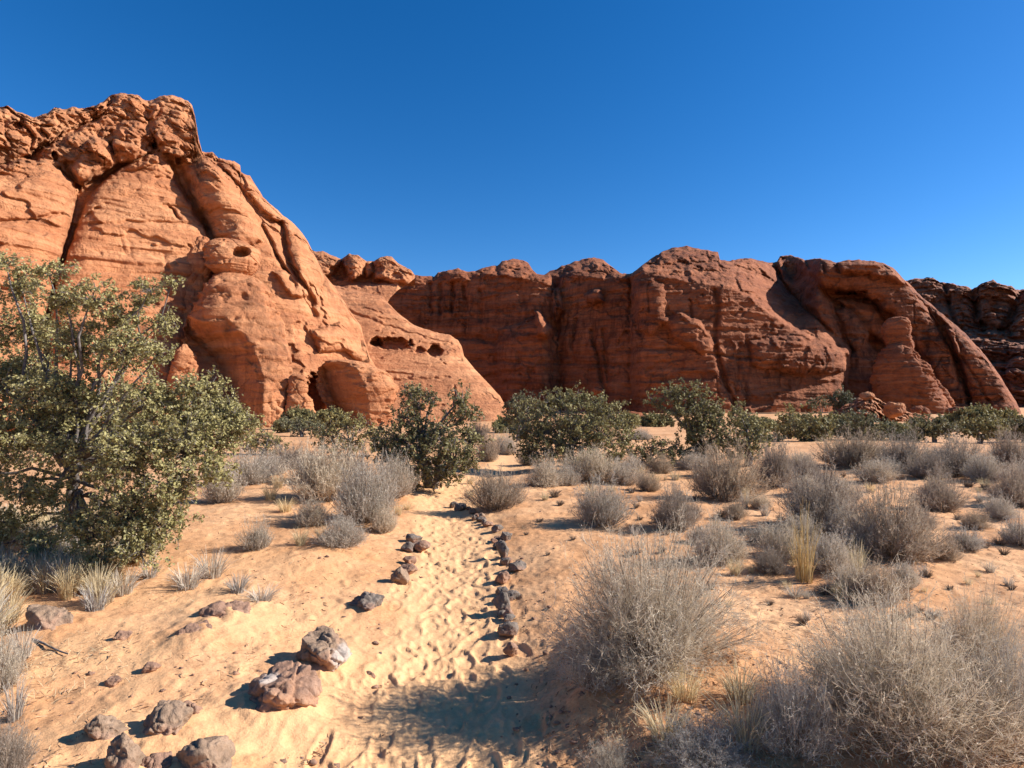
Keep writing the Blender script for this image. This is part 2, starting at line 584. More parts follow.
def relief(name, x0, x1, step, top, base, rows, ybase, lean, lobes, bumps=(), grooves=(), holes=(), rough=None,
           back_off=6.0, amp=1.0, cell=6.0, rim=(12, 3.0), soft=0.6, extra=None, mat=None, jag=1.2, slab_back=30.0, slope=1.2, seed=0, back_drop=1.0, jt=0.12, rb_=1.25, lg=0.75):
    """A rock mass surveyed from the trail: its skyline, its buttresses (lobes), cracks (grooves) and alcoves (holes) set how far away
    every point of its face stands; the mass is closed behind with its own thickness."""
    px = np.arange(x0, x1 + 0.01, step)
    tp = np.interp(px, *zip(*top))
    j = np.stack([px * 0.11, np.full_like(px, seed * 3.7), np.zeros_like(px)], -1)
    tp = tp + jag * fbm(j, 4, seed + 3, 0.6)
    bs = np.interp(px, *zip(*base)) if not np.isscalar(base) else np.full_like(px, base)
    s = np.linspace(0, 1, rows)
    s = s ** 1.12
    PX = np.broadcast_to(px, (rows, len(px))).astype(float)
    kk = np.exp(-(np.arange(-40, 41) * step / 11.0) ** 2)
    ts = np.convolve(np.pad(tp, 40, mode='edge'), kk / kk.sum(), 'valid')
    PY = ts[None] + (bs - ts)[None] * s[:, None] + (tp - ts)[None] * ((1 - s) ** 9)[:, None]
    PY = np.minimum(np.maximum.accumulate(PY, 0), bs[None])
    # outlines waver a little, as rock does
    wn = np.stack([PX * 0.09, PY * 0.09, np.full_like(PX, seed)], -1)
    WX = PX + 2.2 * fbm(wn, 3, seed + 21)
    WY = PY + 2.2 * fbm(wn + 40, 3, seed + 22)
    el = np.clip((HORIZON - PY) / F_PX, -0.05, 2)
    pl = np.interp(PX, *zip(*ybase)) * (1 + lean * el)
    acc = np.exp(-np.clip((back_off) / soft, -60, 60)) * np.ones_like(PX)
    for poly, off, B, w in lobes:
        d = poly_sd(WX, WY, poly)
        Yl = off - B * dome(d, w) + slope * np.maximum(-d, 0)
        acc = acc + np.exp(-np.clip(Yl / soft, -60, 60))
    D = -soft * np.log(acc)
    for poly, hgt, w in bumps:
        D = D - hgt * dome(poly_sd(WX, WY, poly), w)
    for line, dep, w in grooves:
        D = D + dep * np.exp(-(line_d(WX, WY, line) / w) ** 2)
    for cx, cy, rx, ry, dep in holes:
        q = np.sqrt(((WX - cx) / rx) ** 2 + ((WY - cy) / ry) ** 2) + 0.22 * fbm(np.stack([PX * 0.22, PY * 0.3, 0 * PX + cx], -1), 3, seed + 60)
        D = D + dep * sstep(1.08, 0.72, q)
    if extra is not None:
        D = D + extra(WX, WY)
    D = D + rim[1] * (1 - dome(PY - tp[None], rim[0]))
    Y = pl + D
    P = at(PX, PY, Y)
    rg = rough(WX, WY) if rough else np.zeros_like(PX)
    n = 1.0 * fbm(P / (cell * 2.2), 5, seed + 1, 0.52)
    zc = P[..., 2] + 0.6 * fbm(P / 9.0, 2, seed + 8)
    beds = fbm(np.stack([P[..., 0] * 0.04, P[..., 1] * 0.04, zc * 0.75], -1), 4, seed + 4, 0.6)
    col = np.abs(fbm(stretch(P, 0.22, 0.22, 0.035), 3, seed + 5))
    tilt = np.stack([P[..., 0], P[..., 1], P[..., 2] * 1.5 + 0.5 * P[..., 0]], -1)
    f1, f2, cv = worley(tilt / cell + 0.3 * fbm(P / cell, 2, seed + 30)[..., None], seed + 6)
    g1_, g2_, gv = worley(tilt / (cell * 0.4) + 0.3, seed + 7)
    _h1, _h2, hv = worley(tilt / (cell * 0.17) + 0.7, seed + 9)
    edge1, edge2 = sstep(0.0, 0.09, f2 - f1), sstep(0.0, 0.12, g2_ - g1_)
    blocks = 2.3 * (0.5 - cv) * edge1 - 0.3 * edge1 + 1.1 * (0.5 - gv) * edge2 - 0.2 * edge2 + 0.55 * (0.5 - hv)
    tz = zc * 0.55 + 0.5 * fbm(P / 14.0, 2, seed + 40)
    fr = tz - np.floor(tz)
    ledge = (fr ** 4 - 0.3 * sstep(0.0, 0.12, fr)) * sstep(-0.05, 0.45, fbm(stretch(P, 0.10, 0.10, 0.16), 3, seed + 41))
    j1, j2, jv = worley(stretch(P, 0.16, 0.16, 0.07) + 0.25 * fbm(P * 0.2, 3, seed + 43)[..., None], seed + 42)
    joint = np.exp(-((j2 - j1) / 0.035) ** 2) * sstep(-0.1, 0.3, fbm(P * 0.09, 2, seed + 44)) + 0.5 * (jv - 0.5) * sstep(0, 0.05, j2 - j1)
    t2 = zc * 1.5 + 1.2 * fbm(P / 8.0, 2, seed + 50)
    f2_ = t2 - np.floor(t2)
    ledge = ledge + 0.28 * (f2_ ** 3 - 0.3 * sstep(0.0, 0.2, f2_)) * sstep(-0.1, 0.3, fbm(stretch(P, 0.15, 0.15, 0.4), 3, seed + 51))
    scar = sstep(0.12, 0.2, fbm(stretch(P, 0.13, 0.13, 0.19), 4, seed + 52, 0.55))
    smooth_n = 0.32 * n + 0.28 * beds + 0.2 * col - lg * ledge + jt * joint + 0.45 * scar
    rough_n = 0.9 * n + 0.3 * beds + rb_ * blocks
    Y = Y + amp * (smooth_n * (1 - rg) + rough_n * rg)
    P = at(PX, PY, Y)
    # the back: over the rim, then down behind to the ground
    r0 = P[0]
    dirs = r0 * np.array([1, 1, 0])
    dirs = dirs / np.linalg.norm(dirs, axis=1, keepdims=True)
    b1 = r0 + dirs * slab_back * 0.35 + np.array([0, 0, -0.4])
    hgt = ((r0[:, 2] - P[-1, :, 2]) * back_drop)[:, None]
    b2 = r0 + dirs * slab_back * 0.8 - hgt * np.array([0, 0, 0.5])
    b3 = r0 + dirs * slab_back - hgt * np.array([0, 0, 1.0])
    allP = np.concatenate([b3[None], b2[None], b1[None], P], 0)
    Fc = grid_faces(allP.shape[0], allP.shape[1])
    org = allP[-1, len(px) // 2].copy()
    org[2] = 0
    return mk(name, allP.reshape(-1, 3), Fc, mat, origin=org)

# ---- left cliff
LEFT_TOP = [(-260, 118), (-120, 100), (-40, 112), (0, 107), (8, 106), (14, 110), (20, 112), (34, 117), (48, 112), (56, 107), (62, 110), (72, 107), (86, 108),
            (97, 105), (104, 101), (112, 95), (120, 92), (128, 94), (137, 95), (143, 99), (150, 101), (160, 96), (172, 95), (181, 98), (188, 101),
            (192, 106), (195, 116), (197, 128), (199, 140), (202, 151), (206, 152), (213, 152), (218, 158), (234, 161), (240, 165), (241, 172), (250, 176), (257, 187),
            (263, 198), (275, 208), (285, 217), (292, 222), (300, 230), (308, 242), (313, 252), (322, 270), (338, 292), (352, 313), (361, 326),
            (364, 338), (370, 356), (377, 369), (387, 378), (396, 386), (400, 394), (404, 430)]
left_lobes = [
    ([(163, 150), (145, 157), (128, 165), (112, 175), (96, 188), (86, 205), (78, 225), (70, 250), (60, 275), (52, 300), (45, 440), (182, 440), (186, 350), (188, 290), (200, 262), (207, 240), (200, 222), (190, 205), (180, 188), (172, 172)], 0.0, 1.8, 34),
    ([(178, 160), (197, 150), (213, 150), (240, 163), (262, 192), (285, 213), (308, 236), (340, 288), (365, 330), (402, 390), (410, 440), (215, 440), (213, 300), (216, 242), (208, 226), (196, 206), (187, 186)], 2.6, 4.5, 44),
    ([(-270, 180), (0, 165), (20, 160), (45, 161), (60, 170), (72, 182), (75, 195), (71, 218), (64, 240), (56, 270), (45, 310), (40, 440), (-270, 440)], -0.6, 2.6, 30),
    ([(36, 165), (44, 148), (58, 140), (66, 128), (80, 122), (95, 118), (105, 128), (112, 150), (120, 162), (100, 176), (82, 186), (74, 180), (60, 168)], 0.4, 1.2, 9),
    ([(-270, 90), (0, 100), (20, 106), (34, 112), (42, 130), (34, 150), (12, 162), (-270, 172)], 0.4, 1.0, 10),
    ([(40, 112), (62, 105), (72, 102), (86, 102), (100, 100), (96, 118), (66, 128), (52, 140), (38, 148), (30, 155), (28, 140)], 0.8, 1.0, 8),
    ([(98, 104), (120, 88), (135, 90), (150, 96), (153, 150), (132, 162), (120, 162), (108, 140), (98, 120)], 0.2, 1.2, 10),
    ([(150, 100), (165, 92), (181, 92), (196, 102), (199, 125), (199, 152), (178, 157), (160, 151), (150, 130)], -0.3, 1.4, 7),
]
left_bumps = [
    ([(184, 170), (205, 160), (225, 170), (240, 190), (256, 215), (262, 240), (240, 252), (216, 242), (207, 224), (195, 202)], 2.2, 20),
    ([(240, 166), (262, 195), (285, 216), (308, 238), (328, 272), (316, 304), (302, 282), (291, 260), (284, 228), (264, 212), (247, 192)], 1.7, 14),
    ([(274, 271), (282, 269), (296, 280), (306, 290), (309, 297), (302, 299), (293, 296), (284, 288)], 1.1, 4),
    ([(298, 270), (304, 272), (310, 290), (313, 310), (306, 300), (300, 285)], 0.9, 4),
    ([(72, 170), (76, 152), (84, 142), (98, 140), (106, 150), (111, 161), (95, 175), (80, 185), (74, 182)], 1.3, 10),
    ([(112, 128), (126, 118), (142, 122), (148, 134), (140, 150), (122, 156), (114, 146)], 0.7, 8),
    ([(310, 330), (340, 322), (372, 352), (396, 386), (372, 372), (345, 352), (318, 352)], 2.0, 14),
]
left_grooves = [
    ([(207, 155), (216, 163), (228, 176), (240, 190), (258, 212), (272, 222), (281, 224)], 1.3, 2.8),
    ([(262, 225), (270, 240), (276, 255), (283, 268), (296, 286)], 1.1, 1.8),
    ([(281, 222), (284, 240), (289, 262), (298, 278), (308, 294), (314, 315)], 1.2, 2.6),
    ([(170, 162), (174, 175), (182, 190), (194, 210), (206, 230)], 1.3, 2.2),
    ([(62, 137), (78, 127), (92, 121), (104, 109), (113, 99)], 1.8, 2.6),
    ([(74, 186), (84, 186), (98, 178), (116, 168), (130, 160)], 0.8, 2.0),
    ([(66, 165), (74, 178), (80, 190)], 1.2, 2.5),
    ([(110, 145), (114, 158), (121, 165)], 0.8, 2.0),
    ([(90, 224), (140, 222), (200, 224)], 0.35, 1.6),
    ([(170, 207), (175, 213), (180, 219)], 0.7, 1.4),
    ([(0, 222), (30, 219), (62, 213)], 0.6, 2.0),
    ([(22, 122), (34, 138), (30, 150)], 0.8, 2.4),
    ([(215, 160), (232, 168), (240, 176)], 1.4, 2.6),
]
left_holes = [(152, 146, 7, 3.0, 2.0), (18, 125, 5, 4, 1.4), (55, 156, 4, 6, 2.0), (33, 152, 4, 2.5, 1.2), (180, 161, 5, 3, 1.2),
              (316, 396, 10, 24, 5.0)]
def left_rough(x, y):
    a = sstep(180, 150, y - 0.15 * np.maximum(0, 60 - x)) * sstep(205, 196, x)
    b = sstep(26, 10, np.abs(x - 222) + 1.2 * np.maximum(0, y - 168)) * 0.7
    return np.clip(0.06 + a + b, 0, 1)
cliff = relief('sandstone_cliff', -260, 404, 1.0, LEFT_TOP, 432, 330,
               [(-260, 34), (-100, 42), (0, 50), (120, 57), (220, 62), (300, 68), (404, 82)], 0.45, left_lobes, left_bumps, left_grooves, left_holes,
               left_rough, back_off=1.8, rb_=0.8, lg=0.42, amp=1.0, cell=4.0, rim=(7, 2.0), mat=M_LEFT, seed=2, slab_back=34)
tag(cliff, 'tall sunlit orange sandstone cliff with a blocky summit rising at the left of the trail', 'cliff')

# ---- lofted rock bodies: rows of (py, left px, right px) give real rounded solids
def loft(name, rows, Y, depth=0.8, mat=None, amp=0.25, cell=3.0, parent=None, carve=None, seed=0, nphi=140, nrow=130, sq=2.4, origin=None, lean=0.0):
    rows = np.array(rows, float)
    s = np.linspace(0, 1, nrow)
    py = rows[0, 0] + (rows[-1, 0] - rows[0, 0]) * s
    xl = np.interp(py, rows[:, 0], rows[:, 1])
    xr = np.interp(py, rows[:, 0], rows[:, 2])
    for _ in range(3):
        xl[1:-1] = (xl[:-2] + 2 * xl[1:-1] + xl[2:]) / 4
        xr[1:-1] = (xr[:-2] + 2 * xr[1:-1] + xr[2:]) / 4
    Yr = Y * (1 + lean * np.clip((HORIZON - py) / F_PX, -0.05, 1))
    cpx, hw = (xl + xr) / 2, (xr - xl) / 2
    phi = np.linspace(0, 2 * math.pi, nphi, endpoint=False)
    C = at(cpx, py, Yr)
    Rm = hw / F_PX * Yr
    cs, sn = np.cos(phi), np.sin(phi)
    den = (np.abs(cs) ** sq + np.abs(sn) ** sq) ** (-1 / sq)
    v = C[nrow // 2, :2] / np.linalg.norm(C[nrow // 2, :2])
    right = np.array([v[1], -v[0]])
    Rd = Rm[:, None] * den[None]
    XY = C[:, None, :2] + (Rd * cs)[..., None] * right + (Rd * sn * depth)[..., None] * v
    P = np.concatenate([XY, np.broadcast_to(C[:, None, 2:3], XY.shape[:2] + (1,))], -1)
    nrm = np.stack([cs[None] * right[0] + sn[None] * v[0], cs[None] * right[1] + sn[None] * v[1], np.zeros((1, nphi))], -1)
    n = 0.6 * fbm(P / cell, 5, seed + 1, 0.55)
    beds = fbm(np.stack([P[..., 0] * 0.05, P[..., 1] * 0.05, P[..., 2] * 1.1], -1), 4, seed + 4, 0.6)
    wv1, wv2, _v = worley(P / (cell * 0.9), seed + 6)
    tz = P[..., 2] * 0.8 + 0.9 * fbm(P / 6.0, 2, seed + 40)
    fr = tz - np.floor(tz)
    ledge = (fr ** 3 - 0.35 * sstep(0, 0.15, fr)) * sstep(-0.15, 0.3, fbm(stretch(P, 0.2, 0.2, 0.3), 3, seed + 41))
    scar = sstep(0.1, 0.2, fbm(stretch(P, 0.25, 0.25, 0.35), 4, seed + 52, 0.55))
    big = fbm(P / (cell * 1.8), 2, seed + 53)
    k = amp * (n + 0.9 * big + (0.5 if mat is M_FAR else 1.1) * ledge - 0.9 * scar + 0.55 * beds - 0.5 * np.exp(-((wv2 - wv1) / 0.06) ** 2)) * np.clip(Rm / (Rm.max() * 0.3), 0, 1)[:, None]
    P = P + nrm * k[..., None]
    if carve is not None:
        ppx, ppy = to_px(P)
        P = P + carve(ppx, ppy, sn)[..., None] * np.array([v[0], v[1], 0])
    Vt = np.concatenate([P.reshape(-1, 3), P[0].mean(0)[None], P[-1].mean(0)[None]])
    Fq = grid_faces(nrow, nphi, True)
    a = np.arange(nphi)
    b = (a + 1) % nphi
    t0 = np.stack([np.full(nphi, nrow * nphi), a, b], -1)
    t1 = np.stack([np.full(nphi, nrow * nphi + 1), (nrow - 1) * nphi + b, (nrow - 1) * nphi + a], -1)
    if origin is None:
        origin = (C[-1, 0], C[-1, 1], 0)
    return mk(name, Vt, [Fq, np.concatenate([t0, t1])], mat, parent=parent, origin=origin)

def to_px(P):
    y = P[..., 1]
    z = P[..., 2] - CAM_H
    fw = y * math.cos(PITCH) + z * math.sin(PITCH)
    up = -y * math.sin(PITCH) + z * math.cos(PITCH)
    return 512 + F_PX * P[..., 0] / fw, 384 - F_PX * up / fw

# hoodoo with a hollowed cap, leaning on the left cliff
HY = 59.5
base = at(255, 430, HY)
hood = thing('hoodoo', 'sunlit orange rock pillar with a holed round caprock in front of the tall cliff', 'rock pillar', (base[0], base[1], 0))
ho = (base[0], base[1], 0)
def body_carve(x, y, sn):
    ar = np.interp(y, [300, 325, 335, 350, 380, 425], [215, 232, 246, 256, 264, 262])
    d = np.clip(ar - x, 0, 60)
    side = sstep(-0.1, 0.35, -sn)
    return side * sstep(298, 366, y) * 0.15 * d
loft('pillar', [(272, 226, 240), (275, 216, 252), (281, 212, 262), (290, 206, 269), (300, 200, 272), (312, 196, 275), (325, 192, 279), (340, 190, 283),
                (355, 193, 287), (370, 200, 290), (385, 210, 290), (400, 222, 288), (415, 236, 284), (428, 250, 280), (440, 254, 278)],
     HY, 0.75, M_LEFT, 0.34, 3.0, hood, body_carve, seed=11, origin=ho, lean=0.42)
def cap_carve(x, y, sn):
    q = np.sqrt(((x - 241) / 9.5) ** 2 + ((y - 251.5) / 5.2) ** 2)
    return 2.6 * sstep(1.1, 0.6, q) * (sn < 0.1)
loft('caprock', [(239.5, 222, 232), (240.5, 217, 242), (243, 212, 249), (247, 208.5, 254), (252, 207, 257), (258, 206, 258.5), (264, 206, 258), (268, 207, 256), (272, 211, 252), (276, 218, 246)],
     HY + 0.3, 0.85, M_LEFT, 0.26, 2.2, hood, cap_carve, seed=14, origin=ho, nphi=200, nrow=150, lean=0.42)
side = loft('rock_fin', [(237, 200, 208), (240, 196, 213), (246, 192, 214), (256, 188, 213), (270, 185, 210), (285, 182, 206), (300, 180, 204), (330, 178, 204), (375, 176, 206), (440, 172, 214)],
            HY + 1.6, 0.8, M_LEFT, 0.25, 2.5, None, seed=17, lean=0.42)
tag(side, 'narrow shaded rock fin standing behind the left shoulder of the holed hoodoo', 'rock')
b = loft('boulder', [(344, 183, 186), (348, 180, 189), (356, 176, 194), (366, 173, 198), (378, 170, 200), (392, 168, 200), (430, 166, 200)], HY - 0.5, 0.7, M_LEFT, 0.15, 2.0, seed=19)
tag(b, 'small pointed sunlit rock at the left foot of the holed hoodoo, above the oak', 'rock')
def bl_carve(x, y, sn):
    return 0.12 * np.clip(np.interp(y, [360, 385, 420], [352, 366, 370]) - x, 0, 40) * sstep(-0.1, .35, -sn) * sstep(360, 370, y)
b = loft('boulder', [(360, 335, 352), (361.5, 324, 362), (365, 320, 372), (371, 317, 384), (378, 316, 393), (386, 318, 397), (396, 322, 396), (408, 328, 393), (430, 334, 392)], 64, 0.8, M_LEFT, 0.25, 3.0, None, bl_carve, seed=23)
tag(b, 'big rounded orange boulder beside a dark hollow at the right foot of the tall cliff', 'boulder')
b = loft('boulder', [(374, 293, 300), (376, 290, 304), (382, 288, 306), (391, 287, 309), (393, 289, 307), (396, 288, 309), (404, 287, 312), (414, 286, 315), (430, 285, 318)], 60, 0.8, M_LEFT, 0.18, 2.0, seed=27)
tag(b, 'squat cracked orange rock block between the holed hoodoo and the big rounded boulder', 'boulder')

# ---- middle slickrock: apron with two caves, and the knobbly cap above it
ap_top = [(296, 262), (330, 284), (360, 291), (383, 297), (391, 306), (403, 317), (414, 325), (432, 331), (450, 335), (458, 340), (462, 347), (464, 356), (475, 369), (490, 385),
          (500, 396), (505, 405), (507, 412), (508, 432)]
apron = relief('slickrock_dome', 296, 508, 0.8, ap_top, 434, 190, [(296, 84), (400, 86), (508, 88)], 1.5,
               [([(290, 250), (330, 275), (383, 292), (403, 310), (432, 325), (462, 336), (468, 356), (492, 382), (512, 405), (515, 445), (290, 445)], 0.0, 5.5, 36),
                ([(290, 360), (400, 362), (440, 362), (470, 366), (492, 386), (510, 408), (512, 445), (290, 445)], -1.0, 2.0, 12)],
               grooves=[([(330, 378), (400, 380), (450, 378)], 0.5, 1.5), ([(455, 388), (453, 410)], 0.7, 1.6), ([(310, 300), (350, 312), (400, 330), (450, 344)], 0.6, 1.5)],
               holes=[(391, 344, 21, 7, 3.2), (376, 342, 7, 5, 2.5), (435, 351, 9, 6.2, 3.6), (420, 350, 7, 3, 1.5)],
               back_off=4, amp=0.7, cell=4, rim=(8, 2.5), mat=M_LEFT, seed=31, slab_back=24, jag=0.7)
tag(apron, 'sunlit rounded slickrock apron with two small caves between the tall cliff and the dark wall', 'rock dome')
hd_top = [(296, 246), (308, 248), (316, 252), (323, 251), (331, 255), (341, 259), (346, 256), (349, 254), (358, 255), (362, 258), (367, 261), (374, 261), (381, 257), (386, 256), (392, 257), (398, 263), (406, 267), (411, 270), (415, 275)]
hd_base = [(296, 330), (340, 330), (383, 312), (390, 298), (398, 290), (408, 284), (415, 278)]
head = relief('slickrock_crest', 296, 415, 0.7, hd_top, hd_base, 110, [(296, 102), (415, 106)], 0.9,
              [([(290, 285), (330, 290), (370, 286), (400, 284), (400, 340), (290, 340)], -1, 2, 20),
               ([(312, 248), (331, 251), (340, 260), (332, 274), (318, 278), (308, 265)], 1.5, 3, 9),
               ([(345, 250), (360, 250), (366, 262), (362, 276), (352, 280), (346, 268)], 0.5, 3.5, 8),
               ([(362, 257), (372, 258), (376, 272), (366, 278)], 2.0, 2.5, 6),
               ([(373, 256), (384, 252), (394, 254), (400, 264), (416, 272), (408, 284), (394, 285), (376, 278)], 0.5, 3.5, 8)],
              holes=[(340, 272, 11, 8, 2.0), (378, 268, 6, 6, 1.5), (396, 276, 6, 4, 1.2)], rough=lambda x, y: 0.35 * sstep(290, 280, y),
              back_off=4, amp=0.8, cell=3.2, rim=(4, 2.0), mat=M_LEFT, seed=37, slab_back=14, jag=0.9, back_drop=0.3)
tag(head, 'knobbly sunlit crest of rock hummocks above the slickrock with two caves', 'rock')

# ---- far shaded wall
FAR_TOP = [(340, 300), (380, 285), (400, 276), (416, 275), (423, 276), (434, 277), (438, 272), (444, 271), (452, 270), (458, 268), (463, 270), (467, 272), (475, 271), (482, 268), (491, 266), (497, 266), (502, 261), (506, 260), (517, 259), (523, 260), (528, 263), (532, 269), (537, 274), (544, 275), (550, 271), (556, 269), (562, 266), (569, 264), (575, 261), (581, 260), (594, 257), (603, 260),
           (610, 265), (616, 270), (622, 274), (632, 273), (640, 267), (645, 263), (656, 255), (664, 251), (672, 248), (687, 246), (699, 249), (706, 250), (712, 251), (718, 252), (720, 260), (728, 261), (735, 260), (741, 258),
           (750, 258), (763, 261), (770, 263), (777, 262), (780, 256), (790, 255), (798, 257), (805, 260), (812, 259), (820, 258), (828, 260), (836, 263), (845, 260), (864, 260), (874, 261), (883, 263), (890, 266), (893, 268), (897, 272),
           (902, 277), (908, 282), (912, 287), (918, 293), (928, 302), (940, 312), (950, 320), (959, 328), (966, 334), (972, 341), (980, 349), (986, 357), (994, 367), (1000, 376), (1008, 389), (1016, 401), (1021, 412), (1023, 425)]
far_lobes = [
    ([(330, 290), (400, 266), (434, 268), (470, 262), (515, 252), (548, 270), (556, 300), (560, 440), (330, 440)], 2.0, 4.5, 28),
    ([(556, 300), (562, 275), (600, 262), (632, 268), (634, 300), (642, 330), (640, 440), (552, 440)], 4.5, 4.0, 22),
    ([(631, 277), (640, 262), (656, 250), (687, 240), (716, 245), (730, 255), (765, 262), (790, 296), (820, 322), (850, 348), (848, 368), (842, 440), (632, 440)], 0.0, 6.0, 34),
    ([(778, 262), (800, 256), (812, 272), (822, 290), (833, 305), (841, 325), (849, 346), (839, 347), (815, 318), (795, 297), (782, 280)], 2.0, 3.5, 9),
    ([(808, 270), (826, 256), (864, 252), (893, 262), (918, 290), (937, 314), (950, 340), (960, 370), (972, 402), (974, 440), (950, 440), (937, 388), (922, 357), (907, 332), (892, 316), (880, 305), (868, 297), (850, 291), (833, 289), (815, 287)], 1.5, 4.0, 13),
    ([(903, 278), (925, 294), (950, 316), (974, 339), (992, 360), (1008, 386), (1024, 412), (1024, 440), (974, 440), (966, 390), (957, 362), (945, 332), (925, 306)], 1.5, 5.0, 15),
    ([(836, 312), (845, 306), (858, 316), (869, 334), (862, 352), (846, 347)], 3.0, 3.5, 11),
    ([(840, 345), (866, 340), (884, 362), (884, 440), (838, 440)], 4.5, 3.5, 14),
    ([(836, 300), (872, 300), (890, 330), (886, 345), (866, 330), (848, 308)], 3.8, 3.0, 14),
]
far_bumps = [
    ([(497, 345), (500, 330), (515, 324), (540, 316), (553, 330), (553, 440), (498, 440)], 4.5, 16),
    ([(533, 310), (543, 313), (552, 328), (548, 339), (538, 336)], 7.5, 6),
    ([(553, 290), (560, 286), (562, 310), (556, 324), (553, 312)], 6.0, 4),
    ([(583, 292), (600, 288), (604, 300), (594, 306), (585, 303)], 4.5, 6),
    ([(633, 280), (650, 278), (664, 284), (668, 322), (652, 336), (636, 330)], 2.5, 12),
    ([(660, 318), (682, 312), (702, 322), (716, 345), (704, 356), (676, 340)], 3.0, 12),
    ([(836, 258), (864, 255), (884, 259), (903, 274), (914, 288), (895, 282), (870, 274), (840, 273)], 3.0, 6),
    ([(733, 264), (750, 256), (766, 262), (776, 270), (778, 284), (766, 276), (745, 268)], 3.0, 6),
    ([(735, 278), (745, 270), (760, 271), (770, 288), (755, 294), (742, 290)], 2.5, 8),
    ([(656, 258), (672, 246), (700, 246), (712, 250), (706, 262), (680, 262), (660, 266)], 2.5, 6),
    ([(707, 250), (719, 250), (720, 261), (708, 261)], 2.0, 4),
    ([(750, 340), (800, 332), (849, 350), (846, 372), (800, 376), (752, 366)], 3.5, 16),
    ([(498, 258), (520, 256), (534, 268), (522, 280), (500, 276)], 3.0, 9),
    ([(566, 264), (596, 254), (612, 266), (604, 280), (570, 278)], 3.0, 8),
    ([(440, 268), (462, 266), (470, 280), (450, 284)], 2.5, 8),
    ([(820, 291), (836, 289), (852, 291), (868, 298), (879, 309), (885, 324), (884, 352), (876, 352), (872, 335), (856, 316), (836, 304), (824, 302)], -0.8, 3),
    ([(940, 322), (955, 332), (962, 356), (952, 350)], 2.0, 5),
]
far_grooves = [
    ([(716, 290), (717, 320), (714, 345), (722, 375), (740, 415)], 1.5, 2.6),
    ([(776, 270), (790, 290), (812, 312), (835, 340), (846, 356)], 1.5, 2.6),
    ([(812, 276), (826, 296), (836, 322), (850, 350)], 2.0, 2.6),
    ([(560, 312), (556, 330), (552, 350)], 1.5, 3.0), ([(631, 280), (632, 310), (640, 335)], 2.0, 2.6),
    ([(902, 276), (925, 298), (944, 325), (952, 345), (964, 378), (970, 405)], 1.8, 2.2),
    ([(920, 298), (936, 322), (952, 352), (960, 380)], 1.6, 1.6),
    ([(955, 350), (975, 375), (990, 405)], 0.8, 1.6),
    ([(430, 284), (431, 312)], 1.8, 2.2), ([(441, 286), (440, 312)], 1.6, 2.0), ([(453, 284), (452, 312)], 1.8, 2.2), ([(464, 286), (466, 312)], 1.6, 2.2),
    ([(480, 290), (482, 320)], 1.4, 2.4), ([(592, 330), (598, 360), (606, 395)], 1.8, 2.4), ([(604, 330), (608, 380)], 1.4, 2.0),
    ([(648, 282), (649, 310)], 0.8, 1.2), ([(690, 300), (692, 318)], 1.0, 1.6), ([(575, 320), (573, 350)], 1.5, 2.4), ([(740, 345), (736, 400)], 0.7, 2.5),
    ([(640, 348), (700, 352), (760, 360)], 0.8, 2.0), ([(420, 335), (480, 338), (500, 345)], 1.2, 2.5), ([(470, 360), (540, 362), (630, 366)], 0.8, 2.0),
    ([(783, 258), (786, 268), (792, 280)], 2, 2.2), ([(822, 262), (826, 272)], 1.5, 2), ([(772, 262), (778, 274)], 2, 2.2),
]
far_holes = [(850, 293, 18, 2.4, 3.0), (870, 301, 9, 3.0, 2.5)]
def far_extra(x, y):
    # above this line the promontory leans far back, a ramp the low sun can reach
    ln = np.interp(x, [556, 600, 630, 640, 668, 700, 732, 752, 775, 800, 830, 852], [276, 280, 274, 272, 277, 283, 288, 300, 318, 334, 342, 350])
    a = np.clip(ln - y, 0, 60) * sstep(500, 560, x) * sstep(822, 790, x)
    a2 = np.clip(np.interp(x, [400, 480, 540], [274, 272, 280]) - y, 0, 30) * sstep(560, 540, x)
    return 0.62 * a + 0.8 * a2
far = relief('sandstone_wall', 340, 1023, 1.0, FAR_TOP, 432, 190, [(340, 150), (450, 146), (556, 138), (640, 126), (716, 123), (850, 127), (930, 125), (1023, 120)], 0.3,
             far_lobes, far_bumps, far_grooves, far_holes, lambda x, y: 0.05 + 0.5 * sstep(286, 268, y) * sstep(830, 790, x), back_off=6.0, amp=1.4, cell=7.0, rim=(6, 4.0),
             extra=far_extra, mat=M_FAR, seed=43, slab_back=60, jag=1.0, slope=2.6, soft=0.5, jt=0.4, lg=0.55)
tag(far, 'long dark red sandstone wall in shade with an arched alcove behind the green shrubs', 'cliff')

pb = at(905, 428, 114.0)
pil = thing('hoodoo', 'dark red round-headed rock pillar on a domed base under the arched alcove', 'rock pillar', (pb[0], pb[1], 0))
po = (pb[0], pb[1], 0)
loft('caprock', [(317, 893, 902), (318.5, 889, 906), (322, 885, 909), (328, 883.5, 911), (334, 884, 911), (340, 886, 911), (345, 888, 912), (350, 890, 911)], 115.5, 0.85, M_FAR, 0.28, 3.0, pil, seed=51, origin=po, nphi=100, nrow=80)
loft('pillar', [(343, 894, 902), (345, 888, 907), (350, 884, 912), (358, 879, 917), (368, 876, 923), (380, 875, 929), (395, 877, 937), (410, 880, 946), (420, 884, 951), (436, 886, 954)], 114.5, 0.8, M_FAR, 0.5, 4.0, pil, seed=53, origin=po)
b = loft('rock_fin', [(352, 910, 915), (360, 912, 922), (375, 920, 932), (390, 928, 944), (405, 934, 952), (420, 938, 956), (436, 940, 958)], 117.0, 0.9, M_FAR, 0.6, 3.0, None, seed=55, nphi=90, nrow=90)
tag(b, 'slanting dark red rock fin against the right flank of the round-headed pillar', 'rock')

